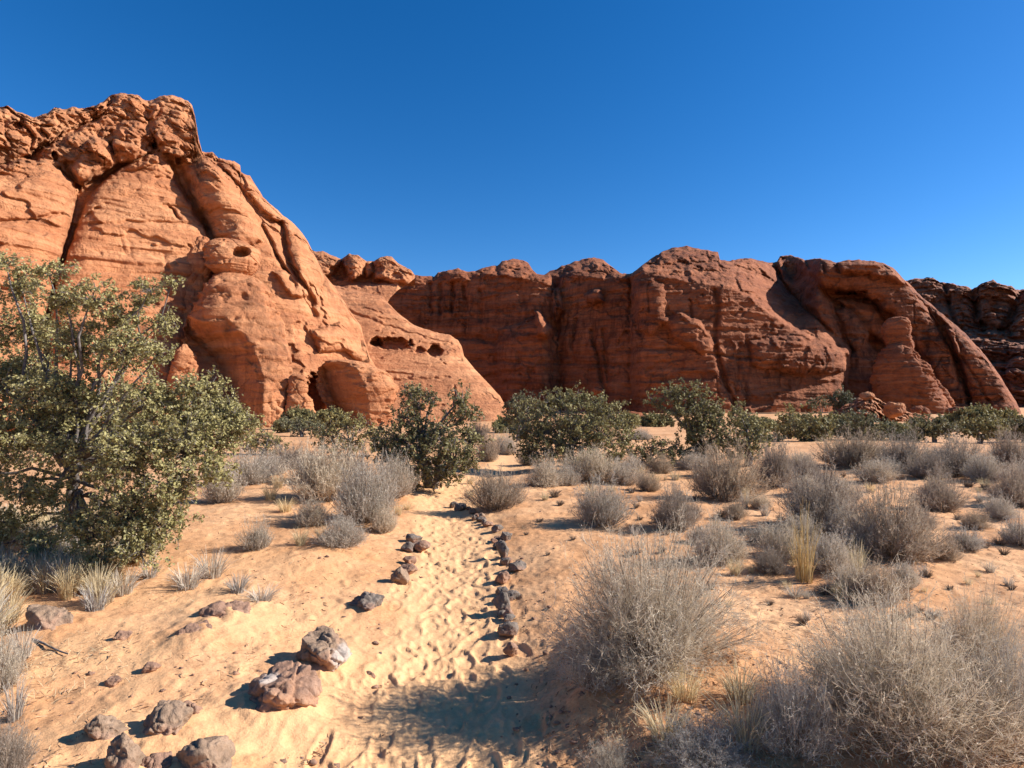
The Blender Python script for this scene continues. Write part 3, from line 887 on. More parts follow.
# ---- far right broken cliffs
dist = relief('canyon_rim', 880, 1230, 1.0, [(880, 284), (905, 281), (910, 279), (921, 279), (927, 277), (933, 278), (940, 282), (950, 283), (959, 285), (966, 286), (972, 289), (976, 287), (981, 284), (988, 282), (993, 279), (997, 282), (1004, 284), (1011, 286), (1016, 290), (1022, 289), (1030, 291), (1060, 280), (1110, 296), (1160, 288), (1230, 310)],
              430, 190, [(880, 240), (1000, 215), (1230, 190)], 1.3,
              [([(900, 270), (950, 272), (975, 288), (975, 330), (950, 345), (905, 330)], 4, 9, 16), ([(972, 285), (993, 270), (1016, 282), (1022, 320), (1000, 330), (978, 320)], 0, 9, 14),
               ([(1015, 300), (1060, 270), (1110, 290), (1110, 340), (1010, 340)], -3, 9, 14), ([(880, 345), (960, 330), (1010, 335), (1230, 330), (1230, 450), (880, 450)], -6, 8, 30),
               ([(1008, 345), (1040, 340), (1060, 372), (1030, 385), (1005, 375)], -12, 7, 12)],
              grooves=[([(975, 288), (978, 310), (984, 330)], 6, 3), ([(1000, 330), (1012, 312), (1020, 300)], 5, 3), ([(945, 284), (950, 310), (960, 330)], 4, 3)],
              rough=lambda x, y: 0.75, back_off=10, amp=3.4, cell=11, rim=(4, 5), mat=M_DIST, seed=61, slab_back=80, jag=1.6)
tag(dist, 'far brown broken canyon rim behind the right end of the dark sandstone wall', 'cliff')

# ------------------------------------------------------------------ stones
def ico(sub):
    bm = bmesh.new()
    bmesh.ops.create_icosphere(bm, subdivisions=sub, radius=1.0)
    V = np.array([v.co[:] for v in bm.verts])
    Fc = np.array([[v.index for v in f.verts] for f in bm.faces])
    bm.free()
    return V, Fc
ICO = {k: ico(k) for k in (3, 4, 5, 6)}

def stone(px, py, w, h, label, mat, seed, group=None, pale=None, depth=0.85, sub=5, sink=0.28, name='stone', tilt=0.0, crag=0.8, nocut=False):
    """a broken stone whose foot stands where the sight line through (px, py) meets the ground; w, h in pixels"""
    g = g1(px, py)
    m = g[1] / F_PX
    if px < 350 and w > 25:
        sink = min(0.48, sink + 0.15)
        w *= 1.08
    rng = np.random.default_rng(seed)
    V, Fc = ICO[sub]
    V = V.copy()
    for _ in range(0 if nocut else 16):
        n = rng.normal(size=3)
        n /= np.linalg.norm(n)
        d = rng.uniform(0.5, 0.84)
        ex = np.maximum(V @ n - d, 0)
        V = V - ex[:, None] * n * 0.92
    V = V / np.abs(V).max(0)
    a, b, c = w * m * 0.5, w * m * 0.5 * depth, h * m * 0.5
    sc = (a * b * c) ** (1 / 3)
    W = V * np.array([a, b, c])
    nn = V / np.linalg.norm(V, axis=1, keepdims=True)
    q = W / sc + seed * 3.1
    k = 0.16 * fbm(q * 1.3, 4, seed, 0.6)
    f1, f2, cv = worley(q * 1.7, seed)
    k = k - 0.12 * np.exp(-((f2 - f1) / 0.12) ** 2) + 0.10 * (cv - 0.5)
    pits = fbm(q * 6.0, 2, seed + 5)
    k = k - 0.05 * np.maximum(0, pits - 0.15) * 2
    W = W + nn * (k * sc * crag)[:, None]
    th = rng.uniform(-0.3, 0.3)
    W = W @ np.array([[math.cos(th), math.sin(th), 0], [-math.sin(th), math.cos(th), 0], [0, 0, 1]])
    if tilt:
        W = W @ np.array([[math.cos(tilt), 0, math.sin(tilt)], [0, 1, 0], [-math.sin(tilt), 0, math.cos(tilt)]])
    zc = g[2] + c * (1 - 2 * sink) + (0.05 * h * m)
    ctr = np.array([g[0], g[1] + b * 0.55, zc])
    ctr[2] = float(ground_h(ctr[0], ctr[1])) + c * (1 - 2 * sink)
    pv = np.zeros(len(W))
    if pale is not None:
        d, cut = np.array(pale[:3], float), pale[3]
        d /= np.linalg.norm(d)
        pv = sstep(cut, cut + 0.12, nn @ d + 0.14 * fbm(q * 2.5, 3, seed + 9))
    o = mk(name, W + ctr, Fc, mat, origin=(ctr[0], ctr[1], ctr[2] - c * (1 - 2 * sink)), attrs={'pale': pv})
    return tag(o, label, 'rock', group)

M_GREYBR = stone_mat('grey_brown_stone', (0.12, 0.075, 0.046), (0.26, 0.168, 0.106), (0.42, 0.29, 0.19), (0.36, 0.20, 0.125))
GL = 'rocks lining the left side of the sandy trail'
GR = 'rocks lining the right side of the sandy trail'
stone(40, 632, 54, 42, 'flat dark brown rock at the edge of the dry grass below the big oak', M_GREYBR, 1, GL, depth=0.7, sink=0.3)
stone(190, 640, 42, 24, 'half buried red brown rock in the sand right of the flat dark rock', M_BROWN, 2, GL, sink=0.42)
stone(222, 622, 56, 26, 'low half buried rock just behind and right of the buried red brown one', M_BROWN, 3, GL, sink=0.42)
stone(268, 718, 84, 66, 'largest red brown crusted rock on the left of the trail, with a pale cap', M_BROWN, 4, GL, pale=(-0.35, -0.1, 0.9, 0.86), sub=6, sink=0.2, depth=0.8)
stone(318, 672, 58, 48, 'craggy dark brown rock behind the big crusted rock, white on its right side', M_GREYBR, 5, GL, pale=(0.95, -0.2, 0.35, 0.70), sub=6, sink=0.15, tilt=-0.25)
stone(365, 613, 40, 24, 'dark blue grey jagged rock on the left edge of the trail', M_BASALT, 6, GL, sink=0.22)
stone(397, 586, 22, 20, 'rounded brown grey rock on the left edge, first beyond the blue grey one', M_GREYBR, 7, GL, sub=4, sink=0.15)
stone(408, 575, 18, 12, 'small flat brown stone touching the rounded brown grey rock', M_BROWN, 8, GL, sub=4, sink=0.2)
stone(409, 565, 14, 10, 'small pinkish stone in front of the far left pile', M_BROWN, 9, GL, sub=4, sink=0.2)
stone(420, 553, 20, 13, 'long pale brown stone at the right of the far left pile', M_BROWN, 10, GL, sub=4, sink=0.15)
stone(407, 552, 16, 11, 'dark stone at the left of the far left pile', M_BASALT, 11, GL, sub=4, sink=0.15)
stone(414, 543, 18, 11, 'farthest dark stone on top end of the far left pile', M_BASALT, 12, GL, sub=4, sink=0.15)
stone(98, 742, 38, 36, 'upright grey brown rock at lower left, leftmost of the bottom cluster', M_GREYBR, 13, GL, sink=0.15)
stone(163, 738, 46, 44, 'rounded brown rock at lower left with a smaller lump behind its right side', M_GREYBR, 14, GL, sink=0.2)
stone(187, 722, 30, 32, 'small reddish lump of rock behind the rounded brown rock', M_BROWN, 15, GL, sink=0.25)
stone(119, 775, 36, 48, 'tall grey brown rock in front of the upright one at the bottom', M_GREYBR, 16, GL, sink=0.12)
stone(197, 782, 62, 46, 'broad rough grey rock cut by the lower edge at left', M_GREYBR, 17, GL, sink=0.2)
stone(150, 775, 34, 22, 'low reddish stone between the tall and the broad rocks at the bottom', M_BROWN, 18, GL, sink=0.3)
stone(111, 686, 17, 11, 'lone small brown stone on bare sand above the bottom cluster', M_BROWN, 19, sub=4, sink=0.3)
stone(148, 672, 20, 12, 'small reddish stone in the middle of the bare sand at left', M_BROWN, 20, sub=4, sink=0.36)
stone(119, 640, 19, 12, 'flat small brown stone right of the flat dark rock', M_BROWN, 21, sub=4, sink=0.38)
stone(368, 679, 14, 8, 'tiny stone lying in the trail shadow right of the white sided rock', M_BROWN, 22, sub=4, sink=0.3)
stone(380, 655, 5, 4, 'pea sized dark pebble on the sand left of the trail', M_BASALT, 23, sub=3)
stone(343, 710, 6, 5, 'dark pebble on the sand right of the largest crusted rock', M_BASALT, 24, sub=3)
right_row = [(511, 657, 15, 18, 'small pinkish rounded stone nearest the camera in the right row', M_BROWN),
             (506, 637, 24, 17, 'blocky grey stone second in the right row', M_BASALT),
             (503, 614, 20, 22, 'tall pale grey stone third in the right row', M_BASALT),
             (510, 602, 18, 11, 'dark jagged low stone just behind the tall pale grey one', M_BASALT),
             (503, 596, 13, 11, 'small grey stone in the right row, in front of the reddish one', M_BASALT),
             (503, 583, 16, 12, 'reddish rounded stone in the right row', M_BROWN),
             (518, 571, 20, 9, 'flat dark pointed stone set to the right of its row', M_BASALT),
             (505, 564, 10, 7, 'tiny dark stone at the foot of the upright blue grey stone', M_BASALT),
             (504, 558, 14, 18, 'upright blue grey stone midway along the right row', M_BASALT),
             (502, 549, 12, 9, 'dark stone against the back of the upright blue grey stone', M_BASALT),
             (506, 541, 12, 10, 'rounded black stone in the far half of the right row', M_BASALT),
             (497, 532, 12, 8, 'leaning dark stone beyond the rounded black one', M_BASALT),
             (488, 527, 10, 6, 'small flat brown stone near the far end of the right row', M_BROWN),
             (482, 522, 11, 6, 'dark stone near the far end of the right row, left of the flat brown', M_BASALT),
             (477, 519, 10, 7, 'last stone of the right row where the trail bends', M_BROWN),
             (460, 511, 12, 8, 'dark stone across the trail bend beneath the pale bush', M_BASALT),
             (454, 508, 9, 8, 'smaller dark stone beside the one at the trail bend', M_BASALT)]
for i, (x, y, w, h, lab, m_) in enumerate(right_row):
    stone(x, y, w * 1.12, h * 1.15, lab, m_, 100 + i, GR, sub=4, sink=0.2, depth=0.85)

rs = np.random.default_rng(77)
rr_x = np.interp(np.arange(505, 660, 1.0), [505, 520, 535, 560, 590, 620, 660], [455, 479, 498, 504, 505, 505, 512])
for i in range(15):
    y = 510 + 150 * rs.random() ** 1.4
    x = np.interp(y, np.arange(505, 660, 1.0), rr_x) + rs.normal() * 4.5
    sc = (y - 400) / 230
    stone(x, y, rs.uniform(6, 13) * sc + 3, rs.uniform(5, 10) * sc + 2.5, 'small dark stone wedged between larger ones in the right hand row of the trail',
          (M_BASALT, M_BROWN, M_BASALT, M_GREYBR)[i % 4], 200 + i, 'small filler stones of the right hand row', sub=3, sink=0.2)

# rubble slope and boulders at the foot of the far wall
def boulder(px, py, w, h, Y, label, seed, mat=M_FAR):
    V, Fc = ICO[5]
    rng = np.random.default_rng(seed)
    V = V.copy()
    for _ in range(9):
        n = rng.normal(size=3)
        n /= np.linalg.norm(n)
        V -= np.maximum(V @ n - rng.uniform(0.6, 0.85), 0)[:, None] * n * 0.9
    m = Y / F_PX
    c = at(px, py, Y)
    W = V * np.array([w * 0.5 * m, w * 0.42 * m, h * 0.6 * m])
    W += V * (0.12 * h * m * fbm(V * 2 + seed, 4, seed))[:, None]
    o = mk('boulder', W + c + np.array([0, 0, h * 0.4 * m]), Fc, mat, origin=c, attrs={'pale': np.zeros(len(W))})
    return tag(o, label, 'boulder')
mound_x = np.linspace(800, 945, 170)
mt = [(800, 422), (822, 418), (835, 411), (850, 403), (862, 396), (872, 395), (880, 400), (892, 408), (905, 411), (920, 414), (945, 421)]
mound = relief('rubble_slope', 800, 945, 0.6, mt, 440, 70, [(800, 78), (870, 76), (945, 80)], 0,
               [([(800, 420), (850, 402), (872, 394), (892, 404), (945, 420), (945, 445), (800, 445)], 0, 3, 20)], rough=lambda x, y: 1.0 + 0 * x,
               back_off=2, amp=0.75, cell=2.2, rim=(12, 4), mat=M_LEFT, seed=71, slab_back=14, jag=1.4)
tag(mound, 'heap of red rubble at the foot of the round-headed pillar', 'rubble heap')
boulder(894, 416, 20, 15, 72, 'red boulder at the right end of the rubble heap below the pillar', 1, M_LEFT)
boulder(868, 399, 15, 8, 75, 'flat red boulder crowning the rubble heap', 2, M_LEFT)
boulder(779, 432, 14, 12, 44, 'bright salmon boulder among the green shrubs left of the rubble heap', 3, M_LEFT)
boulder(789, 434, 7, 9, 43.5, 'narrow red stone leaning on the bright salmon boulder', 4, M_LEFT)
boulder(634, 424, 34, 12, 62, 'low dark red ledge of rock between the two round oaks', 5)
boulder(597, 395, 14, 9, 120, 'dark red boulder fallen at the foot of the shaded wall', 6)
boulder(958, 416, 22, 9, 92, 'dark red block fallen at the foot of the right hand limb', 7)
boulder(920, 417, 18, 11, 90, 'dark red rounded block in front of the pillar base', 8)

# ------------------------------------------------------------------ leafy shrubs and trees
def leaves(C, size, rng, nrm=None, aspect=1.6):
    """folded leaf blades at points C, facing mostly nrm"""
    n = len(C)
    d = rng.normal(size=(n, 3))
    if nrm is not None:
        d = d * 0.75 + nrm * 0.9
    d[:, 2] += 0.25
    d /= np.linalg.norm(d, axis=1, keepdims=True) + 1e-9
    t = np.cross(d, rng.normal(size=(n, 3)))
    t /= np.linalg.norm(t, axis=1, keepdims=True) + 1e-9
    b = np.cross(d, t)
    s = size * rng.uniform(0.65, 1.3, n)[:, None]
    tip, root = C + t * s * aspect * 0.5, C - t * s * aspect * 0.5
    l = C + b * s * 0.5 + d * s * 0.14
    r = C - b * s * 0.5 + d * s * 0.14
    V = np.stack([root, r, tip, l], 1).reshape(-1, 3)
    k = np.arange(n)[:, None] * 4
    return V, k + np.array([[0, 1, 2, 3]])

def crown_points(clumps, sprays, per, rng, spray_r, flat=0.8):
    """twigs from each clump centre out to its sprays, and the leaf points around them"""
    pts, nr, tw = [], [], []
    for cx, cy, cz, r in clumps:
        k = max(6, int(sprays * (r ** 2)))
        d = rng.normal(size=(k, 3))
        d /= np.linalg.norm(d, axis=1, keepdims=True)
        rad = r * rng.random(k) ** 0.4 * (0.95 + 0.24 * rng.normal(size=k))
        S = np.array([cx, cy, cz]) + d * rad[:, None] * np.array([1, 1, flat])
        c0 = np.array([cx, cy, cz - 0.25 * r])
        mid = (S + c0) / 2 + rng.normal(size=(k, 3)) * 0.12 * r
        tw.append(np.stack([np.broadcast_to(c0, S.shape), mid, S], 1))
        nsub = 4
        dj = d[:, None] * 0.55 + rng.normal(size=(k, nsub, 3)) * 0.7
        dj[..., 2] += 0.2
        dj /= np.linalg.norm(dj, axis=2, keepdims=True)
        ln = spray_r * rng.uniform(1.0, 2.4, (k, nsub, 1))
        a_ = np.broadcast_to(S[:, None], (k, nsub, 3)).reshape(-1, 3)
        b_ = (S[:, None] + dj * ln).reshape(-1, 3)
        tw.append(np.stack([a_, (a_ + b_) / 2 + rng.normal(size=a_.shape) * 0.08 * spray_r, b_], 1))
        j = rng.integers(0, nsub, (k, per))
        ii = np.arange(k)[:, None]
        u = rng.uniform(0.1, 1.05, (k, per, 1))
        off = rng.normal(size=(k, per, 3)) * 0.26 * spray_r
        L = S[:, None] + dj[ii, j] * ln[ii, j] * u + off
        pts.append(L.reshape(-1, 3))
        nr.append((np.repeat(d, per, 0) * 0.5 + off.reshape(-1, 3) / spray_r * 1.2))
    return np.concatenate(pts), np.concatenate(nr), np.concatenate(tw)

def limb(a, b, r0, r1, rng, n=7, wob=0.12, sag=0.0):
    a, b = np.asarray(a, float), np.asarray(b, float)
    t = np.linspace(0, 1, n)[:, None]
    L = np.linalg.norm(b - a)
    w = np.cumsum(rng.normal(size=(n, 3)), 0) * wob * L / n
    w = w - t * w[-1]
    P = a + (b - a) * t + w + np.array([0, 0, 1]) * (np.sin(t * math.pi) * sag * L)
    return P, np.linspace(r0, r1, n)

def tree(name, label, cat, foot, clumps, mat, rng, leaf, sprays, per, spray_r, trunk_r, stems=3, group=None, twig_w=0.004, flat=0.8, visible_limbs=True):
    t = thing(name, label, cat, tuple(foot), 0, group)
    foot = np.asarray(foot, float)
    paths = []
    cl = np.array(clumps)
    cen = cl[:, :3].mean(0)
    hub = []
    for k in range(stems):
        th = rng.uniform(0, 6.28)
        h = (cen[2] - foot[2]) * rng.uniform(0.45, 0.8)
        top = foot + np.array([math.cos(th) * h * 0.45, math.sin(th) * h * 0.45, h])
        top[:2] = top[:2] * 0.6 + (cen[:2]) * 0.4
        P, r = limb(foot + np.array([math.cos(th), math.sin(th), 0]) * trunk_r * 0.7 - [0, 0, 0.05], top, trunk_r, trunk_r * 0.6, rng, 8, 0.25)
        paths.append((P, r))
        hub.append(P[-1])
        hub.append(P[4])
    hub = np.array(hub)
    for c in cl:
        j = np.argmin(((hub - c[:3]) ** 2).sum(1) + rng.random(len(hub)) * 0.1)
        paths.append(limb(hub[j], c[:3] + np.array([0, 0, 0.1 * c[3]]), trunk_r * 0.5, trunk_r * 0.1, rng, 7, 0.22, 0.05))
        for _ in range(4):
            d = rng.normal(size=3)
            d /= np.linalg.norm(d)
            paths.append(limb(c[:3] - [0, 0, 0.2 * c[3]], c[:3] + d * c[3] * 0.8, trunk_r * 0.16, trunk_r * 0.05, rng, 5, 0.25))
    tv, tf = tubes(paths, 6)
    pts, nr, tw = crown_points(clumps, sprays, per, rng, spray_r, flat)
    rv, rf = ribbons(tw, twig_w * 1.6, twig_w * 0.6, rng)
    V, Fc = join([(tv, tf), (rv, rf)])
    mk('trunk', V, Fc, M_BARK, t, foot)
    lv, lf = leaves(pts, leaf, rng, nr)
    mk('crown', lv, lf, mat, t, foot, smooth=False)
    return t

def clump_px(rows, Y, foot_py=None):
    """(px, py, radius px, depth offset m) -> world clumps"""
    out = []
    for x, y, r, dy in rows:
        c = at(x, y, Y + dy)
        out.append((c[0], c[1], c[2], r * (Y + dy) / F_PX))
    return out

# the big oak at left
rng = np.random.default_rng(21)
oak_rows = [(20, 285, 26, 0.3), (48, 272, 17, 0.1), (5, 262, 14, 0.2), (62, 300, 24, 0.0), (95, 300, 26, -0.1), (120, 318, 24, 0.2), (150, 290, 15, 0.1), (172, 282, 9, 0.1), (140, 302, 14, 0.3),
            (165, 322, 16, 0.2), (30, 330, 36, 0.4), (80, 345, 38, 0.2), (125, 350, 34, 0.0), (158, 352, 18, -0.1), (5, 380, 40, 0.2), (50, 395, 42, 0.0), (100, 400, 42, 0.3), (145, 400, 36, -0.2),
            (190, 388, 20, -0.1), (212, 382, 11, 0.1), (195, 412, 32, 0.0), (225, 412, 24, 0.1), (245, 428, 15, 0.0), (225, 436, 22, -0.1), (185, 445, 36, -0.3), (130, 452, 40, -0.4), (20, 440, 38, -0.1), (60, 452, 22, -0.3),
            (215, 470, 20, -0.3), (175, 488, 26, -0.5), (130, 510, 36, -0.4), (165, 520, 26, -0.4), (95, 530, 28, -0.4), (140, 545, 28, -0.5), (105, 560, 18, -0.5), (20, 490, 22, -0.2), (-20, 420, 40, 0), (-30, 340, 42, 0.2), (-30, 480, 36, 0),
            (10, 525, 22, 0.1), (38, 545, 20, -0.1), (-15, 555, 26, 0), (72, 562, 18, -0.3), (60, 425, 30, 0.6), (120, 430, 40, 0.7), (180, 425, 34, 0.6), (30, 375, 40, 0.8), (100, 470, 24, 0.6)]
oak_rows = [(x, y, r * (0.84 if y < 410 else 1.0), d) for x, y, r, d in oak_rows] + [(50, 500, 20, -0.2), (75, 520, 18, -0.3)]
oak_c = clump_px(oak_rows, 5.3)
fo = g1(80, 548)
tree('oak_tree', 'large grey green scrub oak with a broad ragged crown filling the left edge', 'tree', fo, oak_c, M_OAK, rng, 0.0185, 1450, 24, 0.042, 0.042, 5, twig_w=0.0035)

def shrub(label, px, py, rows, mat, seed, leaf=0.05, sprays=90, per=14, spray_r=0.09, trunk_r=0.06, stems=3, Y=None, group=None, name='oak_shrub', cat='shrub', flat=0.85):
    rng = np.random.default_rng(seed)
    rows = [(x, y, r * 1.03, d) for x, y, r, d in rows]
    f = g1(px, py)
    if Y is not None:
        f = at(px, py, Y)
        f[2] = float(ground_h(f[0], f[1]))
    return tree(name, label, cat, f, clump_px(rows, f[1]), mat, rng, leaf, sprays, per, spray_r, trunk_r, stems, group, 0.008, flat)

G = 'dark green scrub oaks and junipers before the cliffs'
shrub('two-topped dark juniper with bare grey limbs at the bend of the trail', 432, 488,
      [(413, 392, 13, 0.3), (420, 405, 16, 0.2), (405, 415, 14, 0.0), (432, 400, 9, 0.4), (462, 398, 13, 0.2), (468, 412, 16, 0.1), (455, 418, 12, 0.3), (400, 438, 22, 0.2), (385, 440, 16, 0.5), (425, 430, 22, 0.2), (445, 440, 20, -0.2),
       (420, 458, 26, -0.3), (452, 455, 24, -0.5), (465, 462, 18, -0.4), (440, 475, 18, -0.5), (400, 462, 20, 0.1), (470, 440, 16, 0.0), (412, 478, 14, -0.2), (388, 455, 14, 0.3)], M_GREEN, 31, 0.036, 356, 15, 0.063, 0.07, 4, None, G, 'juniper_tree', 'tree')
shrub('broad round dark green oak right of the trail, in the middle of the view', 570, 470,
      [(530, 412, 14, 0.8), (545, 405, 15, 0.4), (560, 398, 12, 0.2), (578, 398, 13, 0.1), (598, 405, 16, 0.1), (615, 415, 15, 0.2), (540, 430, 24, 0.0), (570, 420, 26, -0.2), (600, 428, 26, -0.2), (622, 438, 16, 0.0), (530, 448, 18, 0.0),
       (555, 450, 24, -0.4), (590, 452, 24, -0.4), (615, 455, 16, 0.0), (570, 462, 14, -0.5), (522, 435, 12, 0.3)], M_GREEN, 33, 0.040, 273, 15, 0.077, 0.07, 4, None, G, 'oak_shrub', 'shrub')
shrub('grey green oak with a domed top and a gap under its left side', 702, 464,
      [(672, 395, 14, 0.2), (690, 396, 15, 0.1), (708, 405, 17, 0.0), (680, 412, 18, 0.0), (700, 422, 20, -0.1), (655, 402, 10, 0.3), (718, 420, 16, 0.1), (722, 436, 20, -0.1), (708, 442, 16, -0.2), (690, 434, 10, 0.0), (700, 455, 14, 0.0), (682, 452, 11, 0.1)],
      M_GREEN, 35, 0.044, 252, 14, 0.081, 0.08, 3, None, G, 'oak_shrub', 'shrub')
shrub('smaller olive oak against the right side of the domed grey green oak', 750, 465,
      [(738, 412, 10, 0.6), (748, 425, 16, 0.3), (760, 432, 12, 0.2), (742, 442, 16, 0.0), (758, 448, 12, 0.0), (736, 455, 10, 0.0)], M_GREEN, 37, 0.044, 252, 14, 0.081, 0.06, 3, None, G)
shrub('low dark shrub filling the space under the domed grey green oak', 650, 467,
      [(635, 452, 12, 0.2), (650, 448, 12, 0.1), (664, 450, 12, 0.2), (672, 458, 9, 0), (642, 460, 10, 0), (676, 446, 9, .4)], M_GREEN, 39, 0.040, 252, 14, 0.077, 0.05, 3, None, G)
shrub('rounded dark shrub between the big oak and the two-topped juniper', 348, 456,
      [(330, 432, 13, 0.2), (345, 425, 12, 0.2), (360, 428, 13, 0.0), (372, 436, 12, 0.2), (335, 444, 12, -0.2), (355, 446, 13, -0.2), (322, 440, 9, 0), (378, 446, 9, 0)], M_GREEN, 41, 0.044, 231, 14, 0.081, 0.05, 3, None, G)
shrub('small dark shrub at the right shoulder of the big oak', 264, 454,
      [(255, 440, 12, 0.2), (270, 438, 11, 0.2), (280, 445, 8, 0), (250, 448, 9, 0), (266, 449, 9, -.2)], M_GREEN, 43, 0.044, 231, 14, 0.081, 0.05, 3, None, G)
shrub('low grey green shrub at the foot of the squat cracked rock block', 302, 437,
      [(290, 428, 8, 0), (300, 425, 9, 0.3), (312, 427, 9, 0.2), (322, 430, 8, 0), (284, 422, 6, 1)], M_OLIVE, 45, 0.07, 110, 14, 0.13, 0.06, 3, None, G)
shrub('pale grey green shrub half hidden behind the broad round oak', 520, 436,
      [(512, 405, 9, 0), (522, 400, 9, 0.5), (532, 402, 9, 0.3), (515, 415, 11, 0), (528, 418, 11, 0)], M_OLIVE, 47, 0.08, 100, 14, 0.14, 0.08, 3, 24.0, G)
row = [(812, 446, [(795, 428, 11, 0), (810, 425, 12, 0), (825, 428, 11, 0), (802, 437, 10, 0), (820, 438, 10, 0)], 'olive shrub below the rubble heap, left of the wide low hedge'),
       (862, 446, [(842, 426, 10, 0), (856, 420, 11, .5), (872, 424, 12, 0), (888, 430, 10, 0), (850, 436, 10, 0), (875, 437, 10, 0)], 'dark olive shrub in front of the rubble heap'),
       (790, 440, [(783, 418, 7, 0), (790, 412, 7, 0), (797, 420, 7, 0), (788, 428, 8, 0)], 'small upright dark shrub behind the salmon boulder'),
       (935, 440, [(915, 428, 8, 0), (928, 424, 10, 0), (942, 426, 10, 0), (952, 430, 8, 0), (922, 434, 7, 0)], 'long low dark shrub at the foot of the pillar'),
       (980, 440, [(962, 428, 9, 0), (976, 424, 10, 0), (990, 426, 10, 0), (1000, 430, 8, 0)], 'low dark shrub at the foot of the right hand limb'),
       (1022, 440, [(1008, 426, 9, 0), (1022, 422, 11, 0), (1038, 424, 11, 0), (1052, 430, 9, 0)], 'low dark shrub cut by the right edge below the canyon rim'),
       (764, 446, [(756, 430, 7, 0), (766, 432, 8, 0), (774, 438, 7, 0)], 'small olive shrub tucked beside the smaller olive oak'),
       (905, 446, [(893, 436, 7, 0), (903, 433, 8, 0), (913, 437, 7, 0)], 'small olive shrub between the dark olive shrub and the long low one')]
for i, (x, y, rows_, lab) in enumerate(row):
    shrub(lab, x, y, rows_ + [(x - 8, y - 8, 7, 0), (x + 8, y - 8, 7, 0), (x, y - 7, 7, 0)], (M_GREEN, M_OLIVE)[i % 2], 60 + i, 0.075, 110, 14, 0.12, 0.06, 3, 25.0 + (i % 3), G)
shrub('bright olive shrub high in the shadow above the rubble heap', 838, 410, [(832, 398, 6, 0), (842, 395, 7, 0), (850, 400, 6, 0), (838, 404, 6, 0)], M_OLIVE, 81, 0.2, 22, 14, 0.3, 0.1, 3, 84.0, G)
shrub('small round shrub in the shaded foot of the wall left of the rubble heap', 820, 412, [(818, 402, 5, 0), (824, 404, 4, 0), (812, 406, 5, 0)], M_OLIVE, 82, 0.2, 22, 14, 0.3, 0.1, 3, 86.0, G)

BELT = 'continuous belt of green shrubs along the foot of the cliffs'
rb = np.random.default_rng(12)
first_belt = None
for i, (x, y, w, Yb) in enumerate([(x_, 417 + rb.uniform(-2, 4), rb.uniform(14, 40), rb.uniform(30, 62)) for x_ in list(range(895, 1085, 11)) + [800, 822, 845, 770, 752, 815, 835, 860, 885, 688, 655, 628, 512, 500, 300, 330, 282, 545, 575, 600]]):
    if first_belt is None:
        rr = [(0, 0, 0.5, 0.42), (0.55, 0.1, 0.42, 0.34), (-0.5, 0.2, 0.45, 0.36), (0.1, 0.5, 0.4, 0.36), (-0.1, -0.5, 0.45, 0.36), (0.9, 0, 0.3, 0.26), (-0.9, -0.1, 0.32, 0.26), (0.4, -0.5, 0.2, 0.3), (-0.5, -0.45, 0.2, 0.3), (0, -0.8, 0.22, 0.3)]
        first_belt = tree('oak_shrub', 'low green shrub in the continuous belt along the foot of the cliffs', 'shrub', (0, 0, 0), rr, M_GREEN, rb, 0.085, 420, 14, 0.10, 0.05, 3, BELT, 0.008)
        b_ = first_belt
    else:
        b_ = dup(first_belt, (0, 0, 0), rb.uniform(0, 6.28), (1, 1, 1), first_belt['label'], 'shrub', BELT)
    if i >= 40 and i % 2:
        Yb, w = Yb * 1.5, w * 0.8
    c = at(x, y, Yb)
    b_.location = (c[0], c[1], float(ground_h(c[0], c[1])))
    k = w * Yb / F_PX / 2.2
    b_.scale = (k, k, k * 1.15 * rb.uniform(0.65, 1.45))

